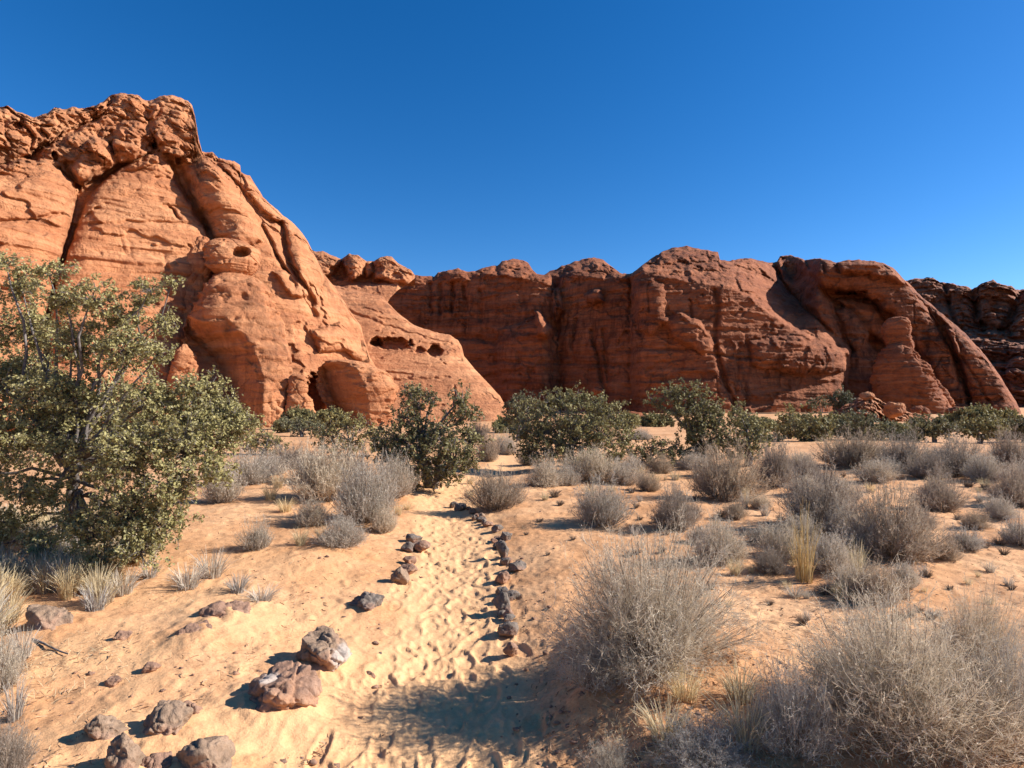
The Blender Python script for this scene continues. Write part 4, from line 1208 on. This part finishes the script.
# ------------------------------------------------------------------ grey twiggy bushes
def bush_mesh(seed, R, H, n_stems, n_tw, w, upright=0.5, droop=0.0):
    rng = np.random.default_rng(seed)
    th = rng.uniform(0, 2 * math.pi, n_stems)
    inc = np.arccos(1 - rng.random(n_stems) * (1 - math.cos(math.radians(94))))
    inc = np.minimum(inc, math.radians(86)) * (1 - 0.16 * upright)
    lump = 1 + 0.16 * np.sin(th * 2 + rng.uniform(0, 6)) + 0.12 * np.sin(th * 3 + rng.uniform(0, 6)) + 0.08 * np.sin(inc * 7 + th * 4)
    length = rng.uniform(0.62, 1.04, n_stems) * lump
    D = np.stack([np.sin(inc) * np.cos(th) * R, np.sin(inc) * np.sin(th) * R, np.cos(inc) * H * 0.96 + 0.05 * H], -1)
    tip = D * length[:, None]
    foot = np.stack([np.cos(th), np.sin(th), 0 * th], -1) * (rng.random(n_stems) * 0.22 * R)[:, None]
    foot[:, 2] = -0.03
    keep_ = rng.random(n_stems) > 0.35 * (np.sin(th * 2.0 + seed) * np.sin(inc * 5.0 + seed) > 0.35)
    S = 5
    t = np.linspace(0, 1, S)[None, :, None]
    tip = tip * np.array([0.93 / np.percentile(np.hypot(tip[:, 0], tip[:, 1]), 95) * R, 0.93 / np.percentile(np.hypot(tip[:, 0], tip[:, 1]), 95) * R, 0.9 * H / np.percentile(tip[:, 2], 96)])
    P = foot[:, None] + (tip - foot)[:, None] * t
    bowl = np.sin(t * math.pi) * np.array([0, 0, 1]) * (-0.10 * np.linalg.norm(tip, axis=1))[:, None, None] * upright * np.sin(inc)[:, None, None]
    P = P + bowl + np.cumsum(rng.normal(size=(n_stems, S, 3)), 1) * 0.022 * R * t
    P, n_stems = P[keep_], int(keep_.sum())
    sv, sf = ribbons(P, w * 1.3, w * 0.6, rng)
    # side twigs on the outer part of each stem
    k = np.repeat(np.arange(n_stems), n_tw)
    u = rng.uniform(0.35, 0.98, len(k)) * (S - 1)
    i0 = np.minimum(u.astype(int), S - 2)
    f = (u - i0)[:, None]
    A = P[k, i0] * (1 - f) + P[k, i0 + 1] * f
    d = P[k, i0 + 1] - P[k, i0]
    d /= np.linalg.norm(d, axis=1, keepdims=True) + 1e-9
    d = d + rng.normal(size=d.shape) * 0.55
    d[:, 2] += 0.35 * upright - droop * 0.5
    d /= np.linalg.norm(d, axis=1, keepdims=True)
    L = (rng.uniform(0.08, 0.24, len(k)) * (0.5 * R + 0.5 * H))[:, None]
    B = A + d * L * 0.55 + rng.normal(size=d.shape) * 0.015 * R
    C = A + d * L + np.array([0, 0, 0.25]) * L * (upright - droop)
    tv, tf = ribbons(np.stack([A, B, C], 1), w * 0.75, w * 0.38, rng)
    # short sprigs and dry seed heads at the twig ends make the fuzzy outline
    kk = np.repeat(np.arange(len(C)), 4)
    e = C[kk] * 0.6 + B[kk] * 0.4
    dd = d[kk] + rng.normal(size=(len(kk), 3)) * 0.7
    dd /= np.linalg.norm(dd, axis=1, keepdims=True)
    Ls = (rng.uniform(0.04, 0.10, len(kk)) * (0.5 * R + 0.5 * H))[:, None]
    qv, qf = ribbons(np.stack([e, e + dd * Ls], 1), w * 0.5, w * 0.3, rng)
    hd = rng.random(len(C)) < 0.5
    hv, hf = leaves(C[hd], w * 2.3, rng)
    return (sv, sf), join([(tv, tf), (qv, qf), (hv, hf)])

BUSH = {}
def make_bush(key, label, loc, rz, sc, group=None):
    """the first of a kind builds stems and twigs, the others are copies"""
    if key not in BUSH:
        seed, R, H, ns, ntw, w, up, mt_ = BUSH_KINDS[key]
        (sv, sf), (tv, tf) = bush_mesh(seed, R, H, ns, ntw, w, up)
        t = thing('grey_bush', label, 'bush', tuple(loc), rz, group)
        mk('stems', sv, sf, M_STEM, t, smooth=False)
        mk('twigs', tv, tf, mt_, t, smooth=False)
        t.scale = sc
        BUSH[key] = t
        return t
    return dup(BUSH[key], tuple(loc), rz, sc, label, 'bush', group)
BUSH_KINDS = {  # seed, R, H, stems, twigs per stem, blade width, upright, twigs material
    'pale_a': (1, 0.5, 0.55, 330, 10, 0.005, 0.7, M_TWIG), 'pale_b': (2, 0.5, 0.5, 330, 10, 0.005, 0.4, M_TWIG), 'pale_c': (3, 0.5, 0.62, 330, 10, 0.005, 1.0, M_TWIG),
    'mauve_a': (4, 0.5, 0.55, 330, 10, 0.005, 0.6, M_TWIGW), 'mauve_b': (5, 0.5, 0.5, 330, 10, 0.005, 0.8, M_TWIGW), 'mauve_c': (6, 0.5, 0.6, 330, 10, 0.005, 0.5, M_TWIGW),
    'near_a': (7, 0.5, 0.5, 560, 12, 0.0026, 0.15, M_TWIG), 'near_b': (8, 0.5, 0.55, 600, 12, 0.0026, 0.55, M_TWIG), 'near_c': (9, 0.5, 0.6, 260, 10, 0.0032, 0.7, M_GREYG),
    'blue_a': (10, 0.5, 0.5, 420, 5, 0.005, 0.7, M_GREYG)}
def bush(px, py, w, h, key, label, group='grey twiggy bushes on the sandy flat'):
    g = g1(px, py)
    m = g[1] / F_PX
    R, H = w * m * 0.5, h * m
    y = g[1] + R * 0.55
    loc = (g[0] * y / g[1], y, float(ground_h(g[0] * y / g[1], y)))
    k = BUSH_KINDS[key]
    return make_bush(key, label, loc, random.uniform(0, 6.28), (1.06 * R / k[1], 1.06 * R / k[1], 0.97 * H / k[2]), group)

NB = 'large foreground brush'
bush(648, 686, 212, 142, 'near_a', 'big pale dome-shaped bush on the bank right of the trail shadow', NB)
bush(905, 772, 265, 150, 'near_b', 'biggest grey brown brush at lower right, taller than all others', NB)
bush(795, 770, 110, 100, 'near_c', 'thin leggy grey brush between the pale dome bush and the biggest brush', NB)
bush(1015, 765, 100, 130, 'near_c', 'sparse grey brush cut by the right edge beside the biggest brush', NB)
bush(975, 690, 100, 92, 'near_b', 'dark twiggy brush rising behind the right side of the biggest brush', NB)
bush(592, 700, 80, 56, 'near_c', 'bare white twigged bush leaning over the edge of the bank', NB)
bush(705, 785, 130, 44, 'near_c', 'low dry weeds along the bottom edge below the pale dome bush', NB)
bush(610, 785, 60, 36, 'near_c', 'dry weed sprigs in the shade of the bank at the bottom edge', NB)
for a in [(725, 502, 82, 60, 'mauve_a', 'tall rounded mauve grey bush in front of the domed oak'),
          (775, 488, 50, 48, 'mauve_b', 'smaller bush touching the right of the tall rounded mauve one'),
          (674, 531, 56, 48, 'mauve_c', 'open spiky bush with a dark heart, right of the low pale one'),
          (601, 529, 62, 48, 'pale_a', 'pale rounded bush in the middle of the sand, before the round oak'),
          (590, 484, 66, 36, 'pale_c', 'pale bush standing right under the broad round oak'),
          (545, 488, 44, 30, 'pale_b', 'low pale bush at the left foot of the broad round oak'),
          (622, 486, 46, 26, 'pale_a', 'small straw grey bush at the right foot of the broad round oak'),
          (497, 512, 66, 42, 'mauve_b', 'grey bush where the right row of stones ends at the bend'),
          (326, 505, 86, 62, 'pale_c', 'large silvery bush with upright tips left of the trail bend'),
          (365, 528, 82, 72, 'pale_a', 'biggest silvery bush of the cluster left of the trail'),
          (392, 500, 50, 44, 'pale_c', 'silvery bush beside the dark foot of the two-topped juniper'),
          (342, 549, 56, 32, 'pale_b', 'low spreading bush at the front of the silvery cluster'),
          (384, 534, 36, 28, 'pale_a', 'small bush at the right end of the silvery cluster, next to the trail'),
          (312, 527, 44, 28, 'pale_b', 'small dull bush at the left front of the silvery cluster'),
          (257, 552, 36, 32, 'blue_a', 'lone small blue grey bush on bare sand right of the oak'),
          (248, 486, 56, 36, 'pale_b', 'pale bush beneath the right shoulder of the big oak'),
          (222, 504, 44, 40, 'pale_a', 'straw grey bush against the right skirt of the big oak'),
          (290, 470, 60, 26, 'mauve_a', 'dull low bush behind the silvery cluster'),
          (720, 566, 64, 46, 'pale_b', 'low pale grassy bush behind the pale dome bush'),
          (822, 537, 104, 68, 'mauve_a', 'wide dark bush behind the tuft of golden grass'),
          (893, 563, 98, 84, 'mauve_c', 'tallest dark bush on the flat, right of the golden grass'),
          (782, 562, 56, 38, 'pale_b', 'low grey bush left of the golden grass'),
          (832, 578, 60, 44, 'pale_c', 'grey bush just right of the golden grass'),
          (878, 606, 70, 40, 'mauve_b', 'straggly dark bush nearest the camera below the tallest dark one'),
          (852, 470, 74, 38, 'mauve_b', 'wide brush in front of the dark olive shrub'),
          (905, 474, 58, 42, 'mauve_a', 'rounded brush between two wide ones in the far right row'),
          (958, 478, 66, 44, 'mauve_c', 'wide feathery brush in the far right row'),
          (1012, 474, 56, 44, 'mauve_b', 'pale brush cut by the right edge in the far row'),
          (940, 513, 54, 42, 'mauve_a', 'rounded dark hearted bush right of the tallest dark bush'),
          (1016, 508, 46, 44, 'mauve_c', 'dark bush at the right edge in front of the far row'),
          (965, 552, 44, 24, 'blue_a', 'low grey green bush on the sand right of the tallest dark bush'),
          (945, 562, 30, 22, 'mauve_b', 'small dark bush at the foot of the low grey green one'),
          (1020, 548, 44, 32, 'blue_a', 'blue grey bush at the right edge in the middle distance'),
          (660, 474, 30, 22, 'mauve_c', 'small round bush under the gap of the domed oak'),
          (692, 470, 30, 18, 'pale_b', 'small pale bush right of the small round one under the domed oak'),
          (806, 498, 46, 22, 'pale_c', 'low straw grey bush on the sand right of the smaller touching bush'),
          (842, 503, 46, 26, 'pale_a', 'pale low bush behind the wide dark bush'),
          (505, 455, 30, 22, 'pale_b', 'small far bush on the sand in the gap beyond the trail bend'),
          (488, 462, 26, 30, 'mauve_a', 'dark small bush against the right side of the two-topped juniper'),
          (478, 440, 24, 20, 'mauve_c', 'small far bush behind the right side of the two-topped juniper'),
          (530, 466, 30, 18, 'mauve_b', 'low dark bush at the left skirt of the broad round oak'),
          (640, 440, 30, 12, 'pale_b', 'low far bush on the pale sand between the two round oaks'),
          (888, 478, 34, 20, 'pale_a', 'small straw bush in front of the rounded brush of the far row'),
          (800, 470, 34, 18, 'pale_b', 'small straw bush behind the low straw grey one'),
          (1000, 520, 36, 24, 'pale_b', 'small straw grey bush left of the dark bush at the right edge'),
          (760, 545, 34, 20, 'blue_a', 'small grey bush right of the low pale grassy one'),
          (-5, 700, 60, 70, 'blue_a', 'grey bush cut by the left edge beside the lower stones'),
          (5, 790, 60, 60, 'mauve_b', 'dark bush cut by the lower left corner')]:
    bush(*a)

rf_ = np.random.default_rng(31)
for x, y, w, h in [(648, 492, 30, 20), (705, 478, 34, 24), (735, 520, 30, 18), (760, 510, 26, 16), (808, 482, 40, 24), (830, 492, 34, 22), (875, 484, 40, 26), (928, 480, 40, 26), (985, 482, 40, 30), (920, 530, 36, 24), (975, 530, 30, 20), (860, 556, 40, 34),
                   (845, 545, 44, 40), (800, 548, 44, 36), (770, 575, 40, 26), (850, 596, 46, 30), (905, 590, 40, 26), (700, 545, 30, 18), (690, 520, 26, 18), (632, 472, 30, 18), (568, 486, 32, 22), (612, 510, 26, 16), (940, 470, 36, 24), (880, 466, 34, 22), (1030, 490, 40, 34), (1000, 500, 26, 18), (310, 480, 40, 26), (270, 476, 36, 24), (350, 486, 44, 34)]:
    bush(x, y, w, h, ['pale_a', 'pale_b', 'mauve_b', 'mauve_c', 'pale_c'][rf_.integers(5)], 'low grey twiggy bush filling a gap among the larger grey bushes on the sandy flat', 'low filler bushes between the larger ones')

# ------------------------------------------------------------------ grass tufts
def tuft_mesh(seed, n, R, H, w, spread=0.6, curl=0.3):
    rng = np.random.default_rng(seed)
    th = rng.uniform(0, 2 * math.pi, n)
    r0 = R * 0.35 * np.sqrt(rng.random(n))
    d = np.stack([np.cos(th), np.sin(th), 0 * th], -1)
    A = d * r0[:, None] - [0, 0, 0.01]
    h = H * rng.uniform(0.45, 1.05, n)
    o = R * spread * rng.random(n) ** 0.7 * 1.3
    t = np.linspace(0, 1, 4)
    P = A[:, None] + d[:, None] * (o[:, None] * t[None] ** 1.7)[..., None]
    P[..., 2] += h[:, None] * (t[None] - curl * t[None] ** 3 * (o / R)[:, None])
    P += rng.normal(size=P.shape) * 0.01 * H * t[None, :, None]
    return ribbons(P, w, w * 0.3, rng)
TUFT = {}
TK = {'straw_a': (1, 150, 0.12, 0.25, 0.004, M_STRAW), 'straw_b': (2, 130, 0.14, 0.2, 0.004, M_STRAW), 'straw_c': (3, 110, 0.1, 0.32, 0.004, M_STRAW),
      'grey_a': (4, 150, 0.14, 0.2, 0.0045, M_GREYG), 'grey_b': (5, 130, 0.12, 0.16, 0.0045, M_GREYG), 'dark_a': (6, 110, 0.1, 0.1, 0.008, M_STEM), 'gold': (7, 60, 0.10, 0.6, 0.004, M_GOLD)}
def tuft(px, py, w, h, key, label, group):
    g = g1(px, py)
    m = g[1] / F_PX
    seed, n, R, H, bw, mt_ = TK[key]
    sc = (w * m / (2 * R), w * m / (2 * R), h * m / H)
    if key not in TUFT:
        v, f = tuft_mesh(seed, n, R, H, bw)
        o = mk('grass_tuft', v, f, mt_, smooth=False)
        TUFT[key] = o
    else:
        o = TUFT[key].copy()
        COL.objects.link(o)
    o.location = tuple(g)
    o.rotation_euler = (0, 0, random.uniform(0, 6.28))
    o.scale = sc
    return tag(o, label, 'grass tuft', group)

tuft(806, 582, 34, 84, 'gold', 'tall golden grass stalks standing out before the wide dark bush', 'golden grasses')
tuft(800, 580, 26, 56, 'gold', 'shorter golden grass stalks left against the tall golden stalks', 'golden grasses')
tuft(858, 585, 26, 52, 'straw_c', 'pale straw stalks left of the tallest dark bush', 'golden grasses')
rg = np.random.default_rng(5)
GS = 'dry straw grass under the big oak'
k = 0
while k < 170:
    x, y = rg.uniform(-30, 150), 640 - 120 * rg.random() ** 1.3
    if y > 628 - 0.45 * max(0, x - 20) + 8 * rg.normal() or (x > 10 and x < 66 and y > 592):
        continue
    s_ = (y - 400) / 200
    tuft(x, y, rg.uniform(34, 56) * s_, rg.uniform(28, 46) * s_, ['straw_a', 'straw_b', 'straw_c', 'straw_a', 'grey_a'][rg.integers(5)], 'dry straw coloured grass tuft in the thicket under the big oak', GS)
    k += 1
for x, y, w, h, lab in [(95, 612, 40, 34, 'blue grey tuft right of the flat dark rock'), (122, 594, 46, 28, 'bushy grey tuft under the low skirt of the oak'), (150, 578, 30, 20, 'small grey tuft at the right end of the oak skirt'),
                        (188, 588, 46, 28, 'grey tuft above the half buried rocks'), (212, 577, 46, 34, 'brown grey tuft behind the half buried rocks'), (238, 592, 34, 22, 'grey tuft at the right end of the buried rocks'), (262, 602, 44, 18, 'flat grey tuft right of the low half buried rock'),
                        (15, 720, 30, 50, 'grey tuft by the left edge above the corner'), (22, 660, 34, 40, 'blue grey tuft at the left edge below the flat dark rock')]:
    tuft(x, y, w, h, 'grey_a' if w > 40 else 'grey_b', lab, 'grey tufts left of the trail')
GD = 'small dark dry tufts dotted over the sandy flat at right'
dots = [(745, 508, 12, 20), (765, 516, 14, 14), (722, 516, 12, 8), (690, 512, 10, 7), (636, 508, 8, 7), (657, 522, 9, 8), (980, 502, 12, 12), (958, 520, 8, 8), (990, 510, 13, 13), (1000, 545, 14, 9), (985, 548, 10, 8), (1004, 555, 10, 9),
        (990, 572, 15, 12), (928, 577, 9, 9), (795, 597, 26, 12), (630, 556, 9, 8), (662, 553, 10, 9), (700, 552, 9, 7), (880, 508, 10, 8), (918, 500, 12, 10), (946, 497, 10, 8), (968, 487, 12, 9), (985, 490, 8, 8), (640, 480, 10, 9),
        (632, 493, 9, 8), (613, 500, 8, 6), (655, 490, 8, 6), (678, 496, 9, 7), (697, 500, 8, 7), (830, 486, 9, 7), (868, 488, 9, 7), (815, 515, 8, 6), (780, 520, 8, 6), (540, 522, 8, 5), (560, 505, 9, 6), (526, 535, 6, 4), (950, 590, 8, 6), (1012, 590, 9, 8),
        (745, 535, 9, 7), (700, 530, 8, 6), (770, 605, 9, 6), (920, 612, 9, 6), (905, 585, 8, 6), (1015, 530, 10, 8), (640, 520, 7, 5), (585, 507, 12, 8), (555, 497, 14, 9), (573, 540, 7, 5), (548, 555, 6, 4)]
for x, y, w, h in dots:
    tuft(x, y, w * 1.2, h * 1.1, 'dark_a' if h < 12 else 'grey_b', 'small dark dry tuft dotted on the sandy flat to the right of the trail', GD)
rd = np.random.default_rng(8)
for i in range(80):
    y = 455 + 170 * rd.random() ** 1.2
    x = rd.uniform(560 + max(0, y - 530) * 1.5, 1030)
    sc = 0.5 + (y - 440) / 150
    tuft(x, y, rd.uniform(6, 14) * sc, rd.uniform(5, 10) * sc, ('dark_a', 'grey_b', 'straw_b')[i % 3], 'small dark dry tuft dotted on the sandy flat to the right of the trail', GD)
GP = 'pale straw tufts among the far grey bushes'
for x, y, w, h in [(560, 483, 20, 12), (640, 478, 22, 16), (655, 482, 20, 12), (675, 480, 18, 12), (590, 495, 26, 14), (612, 492, 18, 10), (705, 486, 16, 10), (870, 492, 18, 12), (935, 488, 24, 14), (975, 475, 26, 18), (985, 488, 18, 12), (820, 480, 18, 9),
                   (270, 500, 26, 22), (285, 512, 28, 18), (300, 545, 26, 22), (322, 540, 22, 20), (278, 488, 24, 18), (545, 500, 16, 10), (520, 503, 14, 8), (470, 497, 16, 9), (746, 505, 10, 22), (470, 484, 14, 10), (735, 575, 24, 22), (850, 590, 26, 26), (868, 600, 20, 28),
                   (840, 600, 22, 22), (930, 490, 12, 9), (1005, 495, 22, 16), (500, 440, 14, 8), (515, 432, 16, 7), (487, 432, 14, 7), (840, 462, 14, 8), (800, 462, 16, 8), (700, 478, 12, 8), (398, 515, 18, 14), (407, 510, 14, 10), (685, 700, 60, 42), (740, 700, 60, 40), (665, 740, 70, 44), (745, 745, 80, 60)]:
    tuft(x, y, w, h, ['straw_a', 'straw_b', 'straw_c'][int(x) % 3], 'pale straw tuft of grass growing between the grey bushes', GP)

# fallen twigs and chips nobody could count
rg = np.random.default_rng(9)
n = 9000
px_ = rg.uniform(-60, 1080, n)
py_ = 420 + 350 * rg.random(n) ** 0.8
g = on_ground(px_, py_)
keep = (np.abs(g[:, 0] - path_x(g[:, 1])) > 0.5) | (rg.random(n) < 0.06)
dens = fbm(g * 0.9, 3, 66)
keep &= dens + rg.normal(size=n) * 0.35 > 0.0
g = g[keep]
n = len(g)
th = rg.uniform(0, 6.28, n)
L = 0.004 + 0.022 * rg.random(n) ** 2
d = np.stack([np.cos(th), np.sin(th), rg.normal(size=n) * 0.15], -1)
P = np.stack([g - d * L[:, None], g + rg.normal(size=(n, 3)) * 0.004, g + d * L[:, None]], 1)
P[..., 2] = ground_h(P[..., 0], P[..., 1], True) + 0.004 + np.abs(rg.normal(size=P.shape[:2])) * 0.005
lv, lf = ribbons(P, rg.uniform(0.003, 0.009, n), rg.uniform(0.002, 0.006, n), rg)
lit = mk('litter', lv, lf, M_LITTER, smooth=False)
lit['kind'] = 'stuff'
lit['label'] = 'scattered dry twigs and chips on the sand'

g = g1(55, 650)
st, sr = limb(g1(28, 640) + [0, 0, 0.012], g1(68, 656) + [0, 0, 0.012], 0.009, 0.004, np.random.default_rng(2), 8, 0.1)
v, f = tubes([(st, sr)], 6)
tag(mk('stick', v, f, M_BARK, origin=tuple(g)), 'thin dark fallen stick lying on the sand below the flat dark rock', 'stick')

# pebbles strewn beside the trail, too many to count
rg = np.random.default_rng(19)
n = 900
py_ = 470 + 300 * rg.random(n) ** 0.8
px_ = rg.uniform(-30, 700, n)
g = on_ground(px_, py_)
e = np.abs(g[:, 0] - path_x(g[:, 1]))
g = g[(e > 0.3) & (rg.random(n) < np.exp(-np.maximum(0, e - 0.6) / 0.9))]
V0, F0 = ico(2)
Vs, Fs = [], []
for i, c in enumerate(g):
    r = (0.004 + 0.018 * rg.random() ** 3)
    v = V0 * np.array([1, rg.uniform(0.6, 1), rg.uniform(0.4, 0.7)]) * (1 + 0.25 * rg.normal(size=(len(V0), 1))).clip(0.6, 1.4) * r
    z = float(ground_h(c[0], c[1], True))
    Vs.append(v + np.array([c[0], c[1], z + r * 0.2]))
    Fs.append(F0 + i * len(V0))
pb_ = mk('gravel', np.concatenate(Vs), np.concatenate(Fs), M_BROWN, attrs={'pale': np.zeros(len(V0) * len(g))})
pb_['kind'] = 'stuff'
pb_['label'] = 'small brown pebbles strewn on the sand beside the trail'

# thin dry grass and weed stubble over the untrodden sand
rg = np.random.default_rng(29)
n = 26000
py_ = 425 + 345 * rg.random(n) ** 0.75
px_ = rg.uniform(-60, 1090, n)
g = on_ground(px_, py_)
dens = fbm(g * 0.55, 3, 91) + 0.5 * fbm(g * 2.2, 2, 92)
keep = (np.abs(g[:, 0] - path_x(g[:, 1])) > 0.75) & (dens + rg.normal(size=n) * 0.22 + 0.25 * (px_ > 600) > 0.28)
g = g[keep]
n = len(g)
d = rg.normal(size=(n, 3)) * 0.9
d[:, 2] = np.abs(d[:, 2]) * 0.7 + 0.25
d /= np.linalg.norm(d, axis=1, keepdims=True)
L = (0.015 + 0.05 * rg.random(n) ** 2)[:, None]
g = g + rg.normal(size=(n, 3)) * [0.02, 0.02, 0]
g[:, 2] = ground_h(g[:, 0], g[:, 1], True)
P = np.stack([g, g + d * L * 0.6, g + d * L + [0, 0, -0.004]], 1)
lv, lf = ribbons(P, 0.0028, 0.0015, rg)
dg = mk('dry_grass', lv, lf, M_STRAW, smooth=False)
dg['kind'] = 'stuff'
dg['label'] = 'thin dry grass stubble over the untrodden sand'
